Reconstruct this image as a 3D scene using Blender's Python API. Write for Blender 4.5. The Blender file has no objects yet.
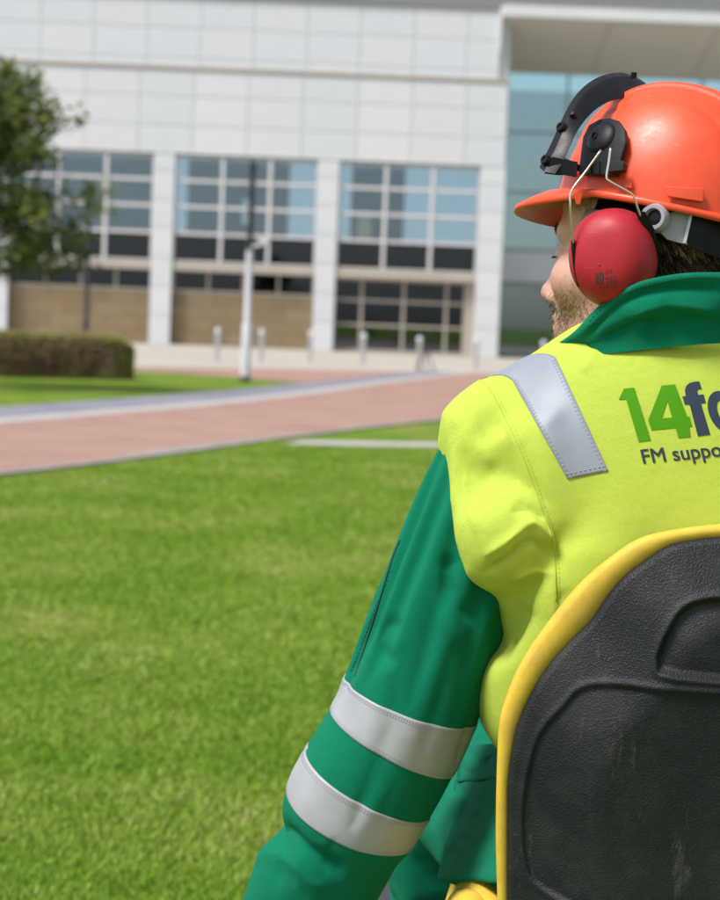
import bpy, bmesh, math, random
import numpy as np
from mathutils import Vector, Matrix
from mathutils.bvhtree import BVHTree
random.seed(7); RNG = np.random.default_rng(7)
rad = math.radians
S = bpy.context.scene
COL = S.collection

# ------------------------------------------------------------------ camera
CAM_Z, PITCH, ROLL, FPX = 1.5, rad(4.13), rad(2.35), 1800.0
cam_d = bpy.data.cameras.new('camera'); cam = bpy.data.objects.new('camera', cam_d); COL.objects.link(cam)
cam_d.sensor_fit = 'VERTICAL'; cam_d.sensor_height = 36.0; cam_d.lens = FPX/900*36
cam_d.clip_start = 0.05; cam_d.clip_end = 3000
cam.matrix_world = Matrix.Translation((0, 0, CAM_Z)) @ Matrix.Rotation(math.pi/2-PITCH, 4, 'X') @ Matrix.Rotation(ROLL, 4, 'Z')
cam_d.dof.use_dof = True; cam_d.dof.focus_distance = 1.93; cam_d.dof.aperture_fstop = 7.2; cam_d.dof.aperture_blades = 9
S.camera = cam
CR = np.array(cam.matrix_world.to_3x3()); CC = np.array([0, 0, CAM_Z])

# ------------------------------------------------------------------ sky, sun, exposure
SUN_EL, SUN_AZ = rad(57), math.atan2(-0.80, -0.50)      # direction TO the sun: left of and behind the camera
w = bpy.data.worlds.new('World'); S.world = w; w.use_nodes = True
nt = w.node_tree; bg = nt.nodes['Background']
sky = nt.nodes.new('ShaderNodeTexSky'); sky.sky_type = 'NISHITA'; sky.sun_disc = False
sky.sun_elevation = SUN_EL; sky.sun_rotation = SUN_AZ
sky.air_density = 1.0; sky.dust_density = 1.2; sky.ozone_density = 1.0; sky.altitude = 50
hs = nt.nodes.new('ShaderNodeHueSaturation'); hs.inputs['Saturation'].default_value = 0.5
nt.links.new(sky.outputs[0], hs.inputs['Color']); nt.links.new(hs.outputs[0], bg.inputs[0])
bg.inputs[1].default_value = 0.10
sd = bpy.data.lights.new('sun', 'SUN'); sun = bpy.data.objects.new('sun', sd); COL.objects.link(sun)
sd.energy = 2.7; sd.angle = rad(18); sd.color = (1.0, 0.97, 0.93)
sdir = Vector((math.sin(SUN_AZ)*math.cos(SUN_EL), math.cos(SUN_AZ)*math.cos(SUN_EL), math.sin(SUN_EL)))
sun.rotation_euler = sdir.to_track_quat('Z', 'Y').to_euler(); sun.location = (-8, -5, 20)
S.view_settings.view_transform = 'Standard'; S.view_settings.look = 'None'
S.view_settings.gamma = 1.0; S.view_settings.exposure = 1.0; S.view_settings.use_curve_mapping = False
S.cycles.max_bounces = 8; S.cycles.transparent_max_bounces = 12

# ------------------------------------------------------------------ measuring tools (pixels of the 720x900 picture)
def ray(px, py):
    px, py = np.asarray(px, float), np.asarray(py, float)
    d = np.stack([(px-360)/FPX, -(py-450)/FPX, -np.ones_like(px)], -1)
    return d @ CR.T
def U(px, py, Y):
    d = ray(px, py); return CC + d*(np.asarray(Y, float)/d[..., 1])[..., None]
def G(px, py, z=0.0):
    d = ray(px, py); return CC + d*((z-CAM_Z)/d[..., 2])[..., None]
def PX(P):
    q = (np.asarray(P)-CC) @ CR
    return np.stack([360-FPX*q[..., 0]/q[..., 2], 450+FPX*q[..., 1]/q[..., 2]], -1)

# ------------------------------------------------------------------ object helpers
def link(o, parent=None):
    COL.objects.link(o)
    if parent is not None: o.parent = parent
    return o
def tag(o, label=None, cat=None, group=None, kind=None):
    if label: o['label'] = label
    if cat: o['category'] = cat
    if group: o['group'] = group
    if kind: o['kind'] = kind
    return o
def empty(name, loc=(0, 0, 0)):
    o = bpy.data.objects.new(name, None); o.empty_display_size = 0.2; o.location = loc; COL.objects.link(o); return o
def mesh_np(name, V, F, smooth=True):
    """V (n,3); F (m,3) or (m,4) int array, or list of lists"""
    me = bpy.data.meshes.new(name); V = np.asarray(V, np.float32)
    if isinstance(F, np.ndarray):
        k = F.shape[1]; n = len(F)
        me.vertices.add(len(V)); me.vertices.foreach_set('co', V.ravel())
        me.loops.add(n*k); me.loops.foreach_set('vertex_index', F.astype(np.int32).ravel())
        me.polygons.add(n); me.polygons.foreach_set('loop_start', np.arange(0, n*k, k, dtype=np.int32))
        me.update(calc_edges=True)
    else:
        me.from_pydata(V.tolist(), [], [list(map(int, f)) for f in F]); me.update()
    if len(me.polygons): me.polygons.foreach_set('use_smooth', np.full(len(me.polygons), smooth))
    return me
def obj(name, me, m=None, parent=None, loc=None):
    if parent is not None and loc is None:
        me.transform(Matrix.Translation(-Vector(WL(parent))))       # meshes are given in world space, parents are unrotated
    o = bpy.data.objects.new(name, me)
    if m is not None: me.materials.append(m)
    if loc is not None: o.location = loc
    return link(o, parent)
def WL(o):
    v = Vector((0, 0, 0))
    while o is not None: v = v + o.location; o = o.parent
    return v
class MB:
    """collects shapes into one mesh"""
    def __init__(s): s.v = []; s.f = []; s.n = 0
    def add(s, V, F):
        V = np.asarray(V, float); s.v.append(V)
        s.f += [[int(i)+s.n for i in f] for f in F]; s.n += len(V); return s
    def box(s, x0, x1, y0, y1, z0, z1, bev=0.0):
        if bev <= 0:
            V = [(x, y, z) for x in (x0, x1) for y in (y0, y1) for z in (z0, z1)]
            return s.add(V, [(0,1,3,2),(4,6,7,5),(0,4,5,1),(2,3,7,6),(0,2,6,4),(1,5,7,3)])
        bm = bmesh.new(); bmesh.ops.create_cube(bm, size=1)
        for v in bm.verts: v.co = Vector(((x0+x1)/2+v.co.x*(x1-x0), (y0+y1)/2+v.co.y*(y1-y0), (z0+z1)/2+v.co.z*(z1-z0)))
        bmesh.ops.bevel(bm, geom=list(bm.edges), offset=bev, segments=2, profile=0.5, affect='EDGES')
        bm.verts.index_update()
        s.add([v.co[:] for v in bm.verts], [[v.index for v in f.verts] for f in bm.faces]); bm.free(); return s
    def rings(s, R, closed=True, cap=True):
        """R (k,n,3) loft"""
        R = np.asarray(R, float); k, n = R.shape[:2]; F = []
        for i in range(k-1):
            for j in range(n if closed else n-1):
                a, b = i*n+j, i*n+(j+1) % n; F.append((a, b, b+n, a+n))
        if cap and closed: F.append(tuple(range(n-1, -1, -1))); F.append(tuple((k-1)*n+j for j in range(n)))
        return s.add(R.reshape(-1, 3), F)
    def tube(s, pts, r, n=8, cap=True):
        pts = np.asarray(pts, float); r = np.broadcast_to(np.asarray(r, float), (len(pts),))
        T = np.gradient(pts, axis=0); T /= np.linalg.norm(T, axis=1)[:, None]+1e-12
        up = np.array([0, 0, 1.0]) if abs(T[0][2]) < 0.9 else np.array([0, 1.0, 0])
        A = np.cross(T[0], up); A /= np.linalg.norm(A); R = []
        for p, t, q in zip(pts, T, r):
            A = A-t*np.dot(A, t); A /= np.linalg.norm(A)+1e-12; B = np.cross(t, A)
            th = np.arange(n)*2*math.pi/n
            R.append(p+q*(np.cos(th)[:, None]*A+np.sin(th)[:, None]*B))
        return s.rings(R, True, cap)
    def mesh(s, name='m', smooth=False):
        return mesh_np(name, np.concatenate(s.v), s.f, smooth)
    def build(s, name, m, parent=None, smooth=False, angle=None):
        me = s.mesh(name, smooth or angle is not None)
        if angle is not None: me.set_sharp_from_angle(angle=rad(angle))
        return obj(name, me, m, parent)
def catmull(P, n=8, closed=False):
    P = np.asarray(P, float); k = len(P)
    if closed: Q = np.concatenate([P[-1:], P, P[:2]])
    else: Q = np.concatenate([2*P[:1]-P[1:2], P, 2*P[-1:]-P[-2:-1]])
    out = []
    for i in range(k if closed else k-1):
        p0, p1, p2, p3 = Q[i:i+4]
        for t in np.arange(n)/n:
            out.append(0.5*((2*p1)+(-p0+p2)*t+(2*p0-5*p1+4*p2-p3)*t*t+(-p0+3*p1-3*p2+p3)*t**3))
    if not closed: out.append(P[-1])
    return np.array(out)
def resample(P, n, closed=False):
    P = np.asarray(P, float)
    if closed: P = np.concatenate([P, P[:1]])
    L = np.concatenate([[0], np.cumsum(np.linalg.norm(np.diff(P, axis=0), axis=1))])
    s = np.linspace(0, L[-1], n+1)[:-1] if closed else np.linspace(0, L[-1], n)
    return np.stack([np.interp(s, L, P[:, i]) for i in range(P.shape[1])], -1)

# ------------------------------------------------------------------ numpy noise
_perm = RNG.permutation(256); _perm = np.concatenate([_perm, _perm, _perm])
_grad = RNG.normal(size=(256, 3)); _grad /= np.linalg.norm(_grad, axis=1)[:, None]
def perlin(P):
    P = np.asarray(P, float); I = np.floor(P).astype(int); f = P-I; I &= 255
    u = f*f*f*(f*(f*6-15)+10); r = 0
    for dx in (0, 1):
        for dy in (0, 1):
            for dz in (0, 1):
                h = _perm[_perm[_perm[(I[:, 0]+dx) & 255]+((I[:, 1]+dy) & 255)]+((I[:, 2]+dz) & 255)]
                g = _grad[h]; d = g[:, 0]*(f[:, 0]-dx)+g[:, 1]*(f[:, 1]-dy)+g[:, 2]*(f[:, 2]-dz)
                wt = (u[:, 0] if dx else 1-u[:, 0])*(u[:, 1] if dy else 1-u[:, 1])*(u[:, 2] if dz else 1-u[:, 2])
                r = r+wt*d
    return r
def fbm(P, o=3):
    return sum(perlin(P*2**k+17.3*k)/2**k for k in range(o))

# ------------------------------------------------------------------ materials
def N(nt, kind, **kw):
    n = nt.nodes.new(kind)
    for k, v in kw.items():
        if k in n.inputs: n.inputs[k].default_value = v
        else: setattr(n, k, v)
    return n
def mat(name, col, rough=0.6, metal=0.0, var=0.0, vscale=5.0, col2=None, bump=0.0, bscale=200.0, bdist=0.001, spec=0.5, coord='Object', rvar=0.0, scuff=None, **kw):
    m = bpy.data.materials.new(name); m.use_nodes = True; nt = m.node_tree; b = nt.nodes['Principled BSDF']
    b.inputs['Base Color'].default_value = (*col, 1); b.inputs['Roughness'].default_value = rough
    b.inputs['Metallic'].default_value = metal; b.inputs['Specular IOR Level'].default_value = spec
    for k, v in kw.items(): b.inputs[k].default_value = v
    tc = N(nt, 'ShaderNodeTexCoord')
    if col2 is not None or var > 0:
        nz = N(nt, 'ShaderNodeTexNoise', Scale=vscale, Detail=5.0, Roughness=0.6); nt.links.new(tc.outputs[coord], nz.inputs['Vector'])
        mx = N(nt, 'ShaderNodeMix', data_type='RGBA')
        c2 = col2 if col2 is not None else tuple(c*(1-var) for c in col)
        mx.inputs[6].default_value = (*col, 1); mx.inputs[7].default_value = (*c2, 1)
        rp = N(nt, 'ShaderNodeMapRange'); rp.inputs[1].default_value = 0.35; rp.inputs[2].default_value = 0.68
        nt.links.new(nz.outputs[0], rp.inputs[0]); nt.links.new(rp.outputs[0], mx.inputs[0]); nt.links.new(mx.outputs[2], b.inputs['Base Color'])
    if rvar > 0:
        n5 = N(nt, 'ShaderNodeTexNoise', Scale=38.0, Detail=8.0, Roughness=.75); nt.links.new(tc.outputs[coord], n5.inputs['Vector'])
        r5 = N(nt, 'ShaderNodeMapRange'); r5.inputs[1].default_value = .3; r5.inputs[2].default_value = .7; r5.inputs[3].default_value = rough-rvar; r5.inputs[4].default_value = rough+rvar
        nt.links.new(n5.outputs[0], r5.inputs[0]); nt.links.new(r5.outputs[0], b.inputs['Roughness'])
    if scuff is not None and b.inputs['Base Color'].is_linked:
        src = b.inputs['Base Color'].links[0].from_socket; mp = N(nt, 'ShaderNodeMapping'); mp.inputs['Scale'].default_value = (22, 60, 200); mp.inputs['Rotation'].default_value = (.5, .7, .3); nt.links.new(tc.outputs[coord], mp.inputs[0])
        n6 = N(nt, 'ShaderNodeTexNoise', Scale=1.0, Detail=4.0, Roughness=.6); nt.links.new(mp.outputs[0], n6.inputs['Vector']); r6 = N(nt, 'ShaderNodeMapRange'); r6.inputs[1].default_value = .66; r6.inputs[2].default_value = .74; r6.inputs[4].default_value = .5
        nt.links.new(n6.outputs[0], r6.inputs[0]); m6 = N(nt, 'ShaderNodeMix', data_type='RGBA'); m6.inputs[7].default_value = (*scuff, 1); nt.links.new(r6.outputs[0], m6.inputs[0]); nt.links.new(src, m6.inputs[6]); nt.links.new(m6.outputs[2], b.inputs['Base Color'])
    if bump > 0:
        n2 = N(nt, 'ShaderNodeTexNoise', Scale=bscale, Detail=3.0); nt.links.new(tc.outputs[coord], n2.inputs['Vector'])
        bp = N(nt, 'ShaderNodeBump', Strength=bump, Distance=bdist); nt.links.new(n2.outputs[0], bp.inputs['Height']); nt.links.new(bp.outputs[0], b.inputs['Normal'])
    return m

# ================================================================== THE SETTING
# ---- ground: lawn
def lawn_material():
    m = bpy.data.materials.new('lawn'); m.use_nodes = True; nt = m.node_tree; b = nt.nodes['Principled BSDF']; L = nt.links.new
    tc = N(nt, 'ShaderNodeTexCoord')
    n1 = N(nt, 'ShaderNodeTexNoise', Scale=1.1, Detail=4.0); n2 = N(nt, 'ShaderNodeTexNoise', Scale=14.0, Detail=6.0, Roughness=0.7)
    mp = N(nt, 'ShaderNodeMapping'); mp.inputs['Scale'].default_value = (1, 1, 1); mp.inputs['Rotation'].default_value = (0, 0, 0.3)
    L(tc.outputs['Object'], mp.inputs[0]); L(mp.outputs[0], n1.inputs['Vector']); L(tc.outputs['Object'], n2.inputs['Vector'])
    r1 = N(nt, 'ShaderNodeValToRGB'); e = r1.color_ramp.elements
    e[0].position = .34; e[0].color = (.088, .165, .013, 1); e[1].position = .70; e[1].color = (.19, .21, .048, 1)
    x = r1.color_ramp.elements.new(.52); x.color = (.120, .190, .017, 1)
    L(n1.outputs[0], r1.inputs[0])
    mx = N(nt, 'ShaderNodeMix', data_type='RGBA', blend_type='MULTIPLY'); mx.inputs[0].default_value = 1
    r2 = N(nt, 'ShaderNodeMapRange'); r2.inputs[1].default_value = .3; r2.inputs[2].default_value = .7; r2.inputs[3].default_value = .62; r2.inputs[4].default_value = 1.25
    L(n2.outputs[0], r2.inputs[0]); L(r1.outputs[0], mx.inputs[6]); L(r2.outputs[0], mx.inputs[7])
    L(mx.outputs[2], b.inputs['Base Color']); b.inputs['Roughness'].default_value = .9; b.inputs['Specular IOR Level'].default_value = .08
    bp = N(nt, 'ShaderNodeBump', Strength=.6, Distance=.02); n3 = N(nt, 'ShaderNodeTexNoise', Scale=60.0, Detail=4.0)
    L(tc.outputs['Object'], n3.inputs['Vector']); L(n3.outputs[0], bp.inputs['Height']); L(bp.outputs[0], b.inputs['Normal'])
    return m
M_lawn = lawn_material()
tag(MB().add([(-900, -900, 0), (900, -900, 0), (900, 1200, 0), (-900, 1200, 0)], [(0, 1, 2, 3)]).build('lawn', M_lawn), kind='structure')

# ---- road, plaza, strips (sheets)
def sheet(name, pts, z, m):
    return tag(MB().add([(p[0], p[1], z) for p in pts], [tuple(range(len(pts)))]).build(name, m), kind='structure')
def ribbon(name, A, B, z, m, thick=0.0):
    A = catmull(A, 8); B = resample(catmull(B, 8), len(A)); A = resample(A, len(A)); mb = MB(); n = len(A)
    def lay(a, b): return np.concatenate([np.c_[A, np.full(n, a)], np.c_[B, np.full(n, b)]])
    F = [(i, n+i, n+i+1, i+1)[::-1] for i in range(n-1)]
    mb.add(lay(z, z), F)
    if thick > 0:
        for E, sgn in ((A, 1), (B, -1)):
            V = np.concatenate([np.c_[E, np.full(n, z)], np.c_[E, np.full(n, z-thick)]])
            mb.add(V, [(i, i+1, n+i+1, n+i) for i in range(n-1)])
    return tag(mb.build(name, m), kind='structure')
def paver_material(name, c1, c2, mortar, scale, bw, rh, rot=0.0):
    m = bpy.data.materials.new(name); m.use_nodes = True; nt = m.node_tree; b = nt.nodes['Principled BSDF']; L = nt.links.new
    tc = N(nt, 'ShaderNodeTexCoord'); mp = N(nt, 'ShaderNodeMapping'); mp.inputs['Rotation'].default_value = (0, 0, rot)
    br = N(nt, 'ShaderNodeTexBrick', Scale=scale); br.inputs['Color1'].default_value = (*c1, 1); br.inputs['Color2'].default_value = (*c2, 1)
    br.inputs['Mortar'].default_value = (*mortar, 1); br.inputs['Mortar Size'].default_value = .006; br.inputs['Brick Width'].default_value = bw; br.inputs['Row Height'].default_value = rh
    L(tc.outputs['Object'], mp.inputs[0]); L(mp.outputs[0], br.inputs['Vector'])
    nz = N(nt, 'ShaderNodeTexNoise', Scale=.8, Detail=5.0); L(tc.outputs['Object'], nz.inputs['Vector'])
    r = N(nt, 'ShaderNodeMapRange'); r.inputs[1].default_value = .3; r.inputs[2].default_value = .7; r.inputs[3].default_value = .85; r.inputs[4].default_value = 1.12; L(nz.outputs[0], r.inputs[0])
    mx = N(nt, 'ShaderNodeMix', data_type='RGBA', blend_type='MULTIPLY'); mx.inputs[0].default_value = 1; L(br.outputs[0], mx.inputs[6]); L(r.outputs[0], mx.inputs[7])
    L(mx.outputs[2], b.inputs['Base Color']); b.inputs['Roughness'].default_value = .8; b.inputs['Specular IOR Level'].default_value = .3
    return m
M_red = paver_material('red_brick_paving', (.275, .155, .118), (.315, .185, .145), (.24, .165, .135), 1, .21, .105, .33)
M_blue = paver_material('blue_grey_setts', (.165, .165, .20), (.21, .205, .24), (.16, .155, .17), 1, .21, .105, .33)
M_conc = mat('pale_concrete', (.36, .325, .275), .85, var=.14, vscale=.5)
M_kerb = mat('kerb_stone', (.37, .35, .325), .8, var=.15, vscale=2)
near = [(-9.2, 2), (-6.2, 9), (-3.20, 15.98), (-2.55, 17.67), (-1.98, 19.8), (-.92, 22.51), (1.22, 27.95), (5.0, 34.5), (12, 42), (26, 50)]
farr = [(-14, -6), (-8.3, 11.5), (-4.57, 22.75), (-1.8, 31.78), (.93, 44.83), (3.31, 55.2), (9, 56), (14, 56.2), (30, 56.6)]
sheet('forecourt', [(-70, 38), (-12, 46.2), (-5.99, 48.3), (.5, 53.9), (3.6, 55.1), (60, 57), (60, 96), (-70, 96)], .004, M_conc)
sheet('red_brick_plaza', [(-5.75, 44.9), (-3.2, 43.4), (-2.05, 41.9), (-1.3, 41), (1.5, 50), (3.4, 55.1), (.5, 53.9), (-5.99, 48.3), (-6.6, 46)], .008, M_red)
ribbon('red_brick_road', near, farr, .012, M_red)
w0 = [(-14.5, -6), (-8.75, 11.6), (-4.77, 23.75), (-1.98, 33.2), (.75, 46.3), (2.9, 55.1)]
ribbon('white_edge_strip', farr[:5]+[(3.15, 54.6)], w0, .016, M_kerb)
b0 = [(-16.2, -5), (-10.2, 12.2), (-5.29, 26.3), (-2.14, 37.5), (.45, 49.2), (1.9, 55.0)]
ribbon('blue_grey_strip', w0, b0, .020, M_blue)
def offs(P, d):
    P = catmull(P, 8); T = np.gradient(P, axis=0); T /= np.linalg.norm(T, axis=1)[:, None]
    return P+np.c_[T[:, 1], -T[:, 0]]*d
ribbon('kerb', near, resample(offs(near, .16), 12), .028, mat('worn_kerb', (.27, .24, .21), .85, var=.3, vscale=3), .03)
ribbon('footpath', [(-.72, 21.9), (.2, 22.2), (.87, 22.5), (3, 23.3), (8, 25)], [(-.9, 21.2), (.2, 21.45), (.85, 21.75), (3, 22.5), (8, 24.2)], .008, M_kerb)

# ================================================================== OFFICE BUILDING
FY = 84.0
BLD = tag(empty('office_building', (0, FY, 0)), 'pale panelled office building with tall gridded windows and a canopy', 'building')
M_pan = [mat('cladding_white_%d' % i, c, .55, var=.05, vscale=.6) for i, c in enumerate([(.57, .575, .585), (.585, .585, .595), (.555, .565, .58)])]
M_panb = [mat('cladding_cool_%d' % i, c, .35, var=.04, vscale=.6) for i, c in enumerate([(.56, .575, .60), (.58, .578, .598), (.55, .572, .595)])]
M_joint = mat('cladding_joint', (.50, .505, .51), .8)
M_fr = mat('window_frame', (.60, .57, .57), .5)
M_beige = mat('beige_beam', (.40, .35, .29), .7, var=.1, vscale=1)
M_stone = [mat('tan_stone_%d' % i, c, .85, var=.12, vscale=1.5) for i, c in enumerate([(.225, .165, .095), (.24, .178, .105), (.21, .152, .086), (.235, .168, .092)])]
M_mort = mat('stone_joint', (.17, .125, .07), .9)
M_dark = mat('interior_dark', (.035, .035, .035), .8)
M_slab = mat('interior_grey', (.12, .165, .22), .8)
M_roof = mat('roof_grey', (.20, .20, .205), .6, var=.1)
M_soff = mat('soffit', (.60, .57, .54), .6, var=.06, vscale=.4)
M_curt = mat('blue_blind', (.84, .93, .97), .8)
def glass(name, tint, refl, gc=(.85, .93, 1)):
    m = bpy.data.materials.new(name); m.use_nodes = True; nt = m.node_tree; nt.nodes.remove(nt.nodes['Principled BSDF']); L = nt.links.new
    t = N(nt, 'ShaderNodeBsdfTransparent'); t.inputs[0].default_value = (*tint, 1)
    g = N(nt, 'ShaderNodeBsdfGlossy'); g.inputs['Color'].default_value = (*gc, 1); g.inputs['Roughness'].default_value = .02
    lw = N(nt, 'ShaderNodeFresnel', IOR=1.5); ad = N(nt, 'ShaderNodeMath', operation='ADD', use_clamp=True); ad.inputs[1].default_value = refl
    mx = N(nt, 'ShaderNodeMixShader'); L(lw.outputs[0], ad.inputs[0]); L(ad.outputs[0], mx.inputs[0]); L(t.outputs[0], mx.inputs[1]); L(g.outputs[0], mx.inputs[2])
    L(mx.outputs[0], nt.nodes['Material Output'].inputs[0]); return m
M_glass = glass('window_glass', (.93, .97, .99), .05, (.72, .87, 1))
M_glasse = glass('entrance_glass', (.50, .66, .68), .24, (.70, .86, .90))
M_glassl = glass('lobby_glass', (.62, .76, .76), .10)
M_glassd = glass('dark_glass', (.20, .29, .42), .0)
M_glassg = glass('green_glass', (.55, .66, .62), .05)
_cache = {}
def piece(name, m, parent, x0, x1, y0, y1, z0, z1, bev=0.0):
    """a box piece that shares mesh data with alike pieces"""
    key = (name, m.name, round(x1-x0, 3), round(y1-y0, 3), round(z1-z0, 3))
    if key not in _cache:
        me = MB().box(-(x1-x0)/2, (x1-x0)/2, -(y1-y0)/2, (y1-y0)/2, -(z1-z0)/2, (z1-z0)/2, bev).mesh(name); me.materials.append(m); _cache[key] = me
    o = bpy.data.objects.new(name, _cache[key]); c = Vector(((x0+x1)/2, (y0+y1)/2, (z0+z1)/2))
    o.location = c-WL(parent); return link(o, parent)
cx = [-9.57+7.6*k for k in range(-3, 3)]          # column centres
XL, XR = cx[0]-.5, 6.15
# carcass behind the cladding (one closed core with the window level left open)
core = MB(); core.box(XL, XR, FY+.32, FY+.62, 8.85, 15.9); core.box(XL, XR, FY+8, FY+8.3, 0, 8.85); core.box(XL, XR, FY+.4, FY+8, 8.6, 8.84)
core.box(XL, XR, FY+.34, FY+8, 3.45, 3.74); core.box(XL, XL+.3, FY+.62, FY+8, 0, 8.6); core.box(XR-.32, XR-.02, FY+.62, FY+8, 0, 8.6)
core.build('wall', M_joint, BLD)
g = .022
for k in range(-6, 8):                             # lower three rows of cladding, joints at -13.36+2.52k
    x0, x1 = -13.36+2.52*k, -13.36+2.52*(k+1); x0, x1 = max(x0, XL), min(x1, XR)
    if x1-x0 < .2: continue
    for r, (z0, z1) in enumerate([(8.82, 10.12), (10.12, 11.46), (11.46, 12.66)]):
        piece('wall_panel', M_pan[(k*2+r*3) % 3], BLD, x0+g/2, x1-g/2, FY, FY+.3, z0+g/2, z1-g/2)
piece('ledge', M_beige, BLD, XL-.05, XR+.03, FY-.06, FY+.3, 12.68, 12.82)
for k in range(-6, 9):                             # upper rows, cooler panels, set a little back
    x0, x1 = -15.5+2.46*k, -15.5+2.46*(k+1); x0, x1 = max(x0, XL), min(x1, XR-.45)
    if x1-x0 < .2: continue
    for r, (z0, z1) in enumerate([(12.84, 13.22), (13.22, 14.6), (14.6, 15.98)]):
        piece('wall_panel', M_panb[(k*2+r) % 3], BLD, x0+g/2, x1-g/2, FY+.12, FY+.3, z0+g/2, z1-g/2)
piece('parapet', M_roof, BLD, XL-.1, 40, FY+.02, FY+.9, 16.0, 16.42)
piece('roof', M_roof, BLD, XL-.1, 40, FY+.9, FY+14, 16.1, 18.2)
for i, c in enumerate(cx):                         # columns in stacked panels
    x0, x1 = (c-.48, c+.48) if i < 5 else (5.05, XR)
    zz = [0, 1.35, 2.7, 4.05, 5.4, 6.75, 8.0, 8.8]
    col = piece('column', M_joint, BLD, x0+.03, x1-.03, FY+.03, FY+.5, 0, 8.8)
    for a, b in zip(zz[:-1], zz[1:]): piece('column_panel', M_pan[(i+int(a)) % 3], col, x0, x1, FY-.04, FY+.029, a+.012, b-.012)
    if i == 5:
        for a, b in zip(zz[:-1], zz[1:]): piece('column_panel', M_pan[int(a) % 3], col, x1+.001, x1+.05, FY-.04, FY+.6, a+.012, b-.012)
zr = [3.86, 5.18, 6.42, 7.62, 8.74]
blinds = {2: [(0, .30)], 3: [(0, .25), (1, .80, 1.0)], 4: [(0, .26), (1, .56, 1.0)]}
def curtain(parent, x0, x1, z0, z1, y):
    n = max(8, int((x1-x0)/.06)); xs = np.linspace(x0, x1, n); ys = y+.035*np.sin(xs*28)
    V = np.concatenate([np.c_[xs, ys, np.full(n, z0)], np.c_[xs, ys, np.full(n, z1)]])
    mb = MB().add(V, [(i, i+1, n+i+1, n+i) for i in range(n-1)]); return mb.build('blind', M_curt, parent, smooth=True)
for i in range(5):                                 # the first-floor windows
    x0, x1 = cx[i]+.49, (cx[i+1]-.49 if i < 4 else 5.04)
    fr = MB(); Wd = x1-x0; xm = [x0, x0+Wd/3, x0+2*Wd/3, x1]; d0, d1 = FY+.12, FY+.3
    for q, x in enumerate(xm): fr.box(x-(.075 if 0 < q < 3 else 0)+(0 if q else 0), x+(.075 if q < 3 else 0)-(.0 if q < 3 else 0) if 0 < q < 3 else (x+.06 if q == 0 else x), d0-.05 if 0 < q < 3 else d0, d1, zr[0], zr[-1]) if q < 3 else fr.box(x-.06, x, d0, d1, zr[0], zr[-1])
    for q, z in enumerate(zr):
        for a, b in zip(xm[:-1], xm[1:]): fr.box(a+.08, b-.08, d0+.01, d1-.005, z-(.065 if q else 0), z+(.065 if q < 4 else 0))
    win = fr.build('window', M_fr, BLD)
    for a, b in zip(xm[:-1], xm[1:]):
        for q in range(4):
            piece('pane', M_glassd if q == 0 else M_glass, win, a+.07, b-.07, FY+.2, FY+.22, zr[q]+.06, zr[q+1]-.06)
    piece('spandrel', M_beige, BLD, x0+.005, x1-.005, FY+.05, FY+.33, 3.46, 3.84)
    piece('interior_wall', M_slab, BLD, x0, x1, FY+5, FY+5.1, 3.75, 8.6)
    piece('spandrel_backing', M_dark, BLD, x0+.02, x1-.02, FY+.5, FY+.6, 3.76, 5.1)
    for bl in blinds.get(i, [(0, .3)]):
        fa, fb = (0, bl[1]) if len(bl) == 2 else (bl[1], bl[2])
        if bl[0] == 0: curtain(BLD, x0+.05, x0+.05+Wd/3*fb, 5.25, 8.7, FY+.27)
        else: curtain(BLD, x0+Wd*(fa if i != 4 else .47), x1-.05, 5.25, 8.7, FY+.27)
piece('cupboard', mat('beige_cupboard', (.55, .45, .30), .7), BLD, .0+(-.55), .65-.55, FY+.9, FY+1.3, 5.2, 6.55)
piece('pale_panel', mat('panel_pale', (.75, .85, .80), .7), BLD, -5.95, -5.4, FY+.6, FY+.62, 5.75, 6.9)  # small pale panel set just behind the window glass
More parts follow.
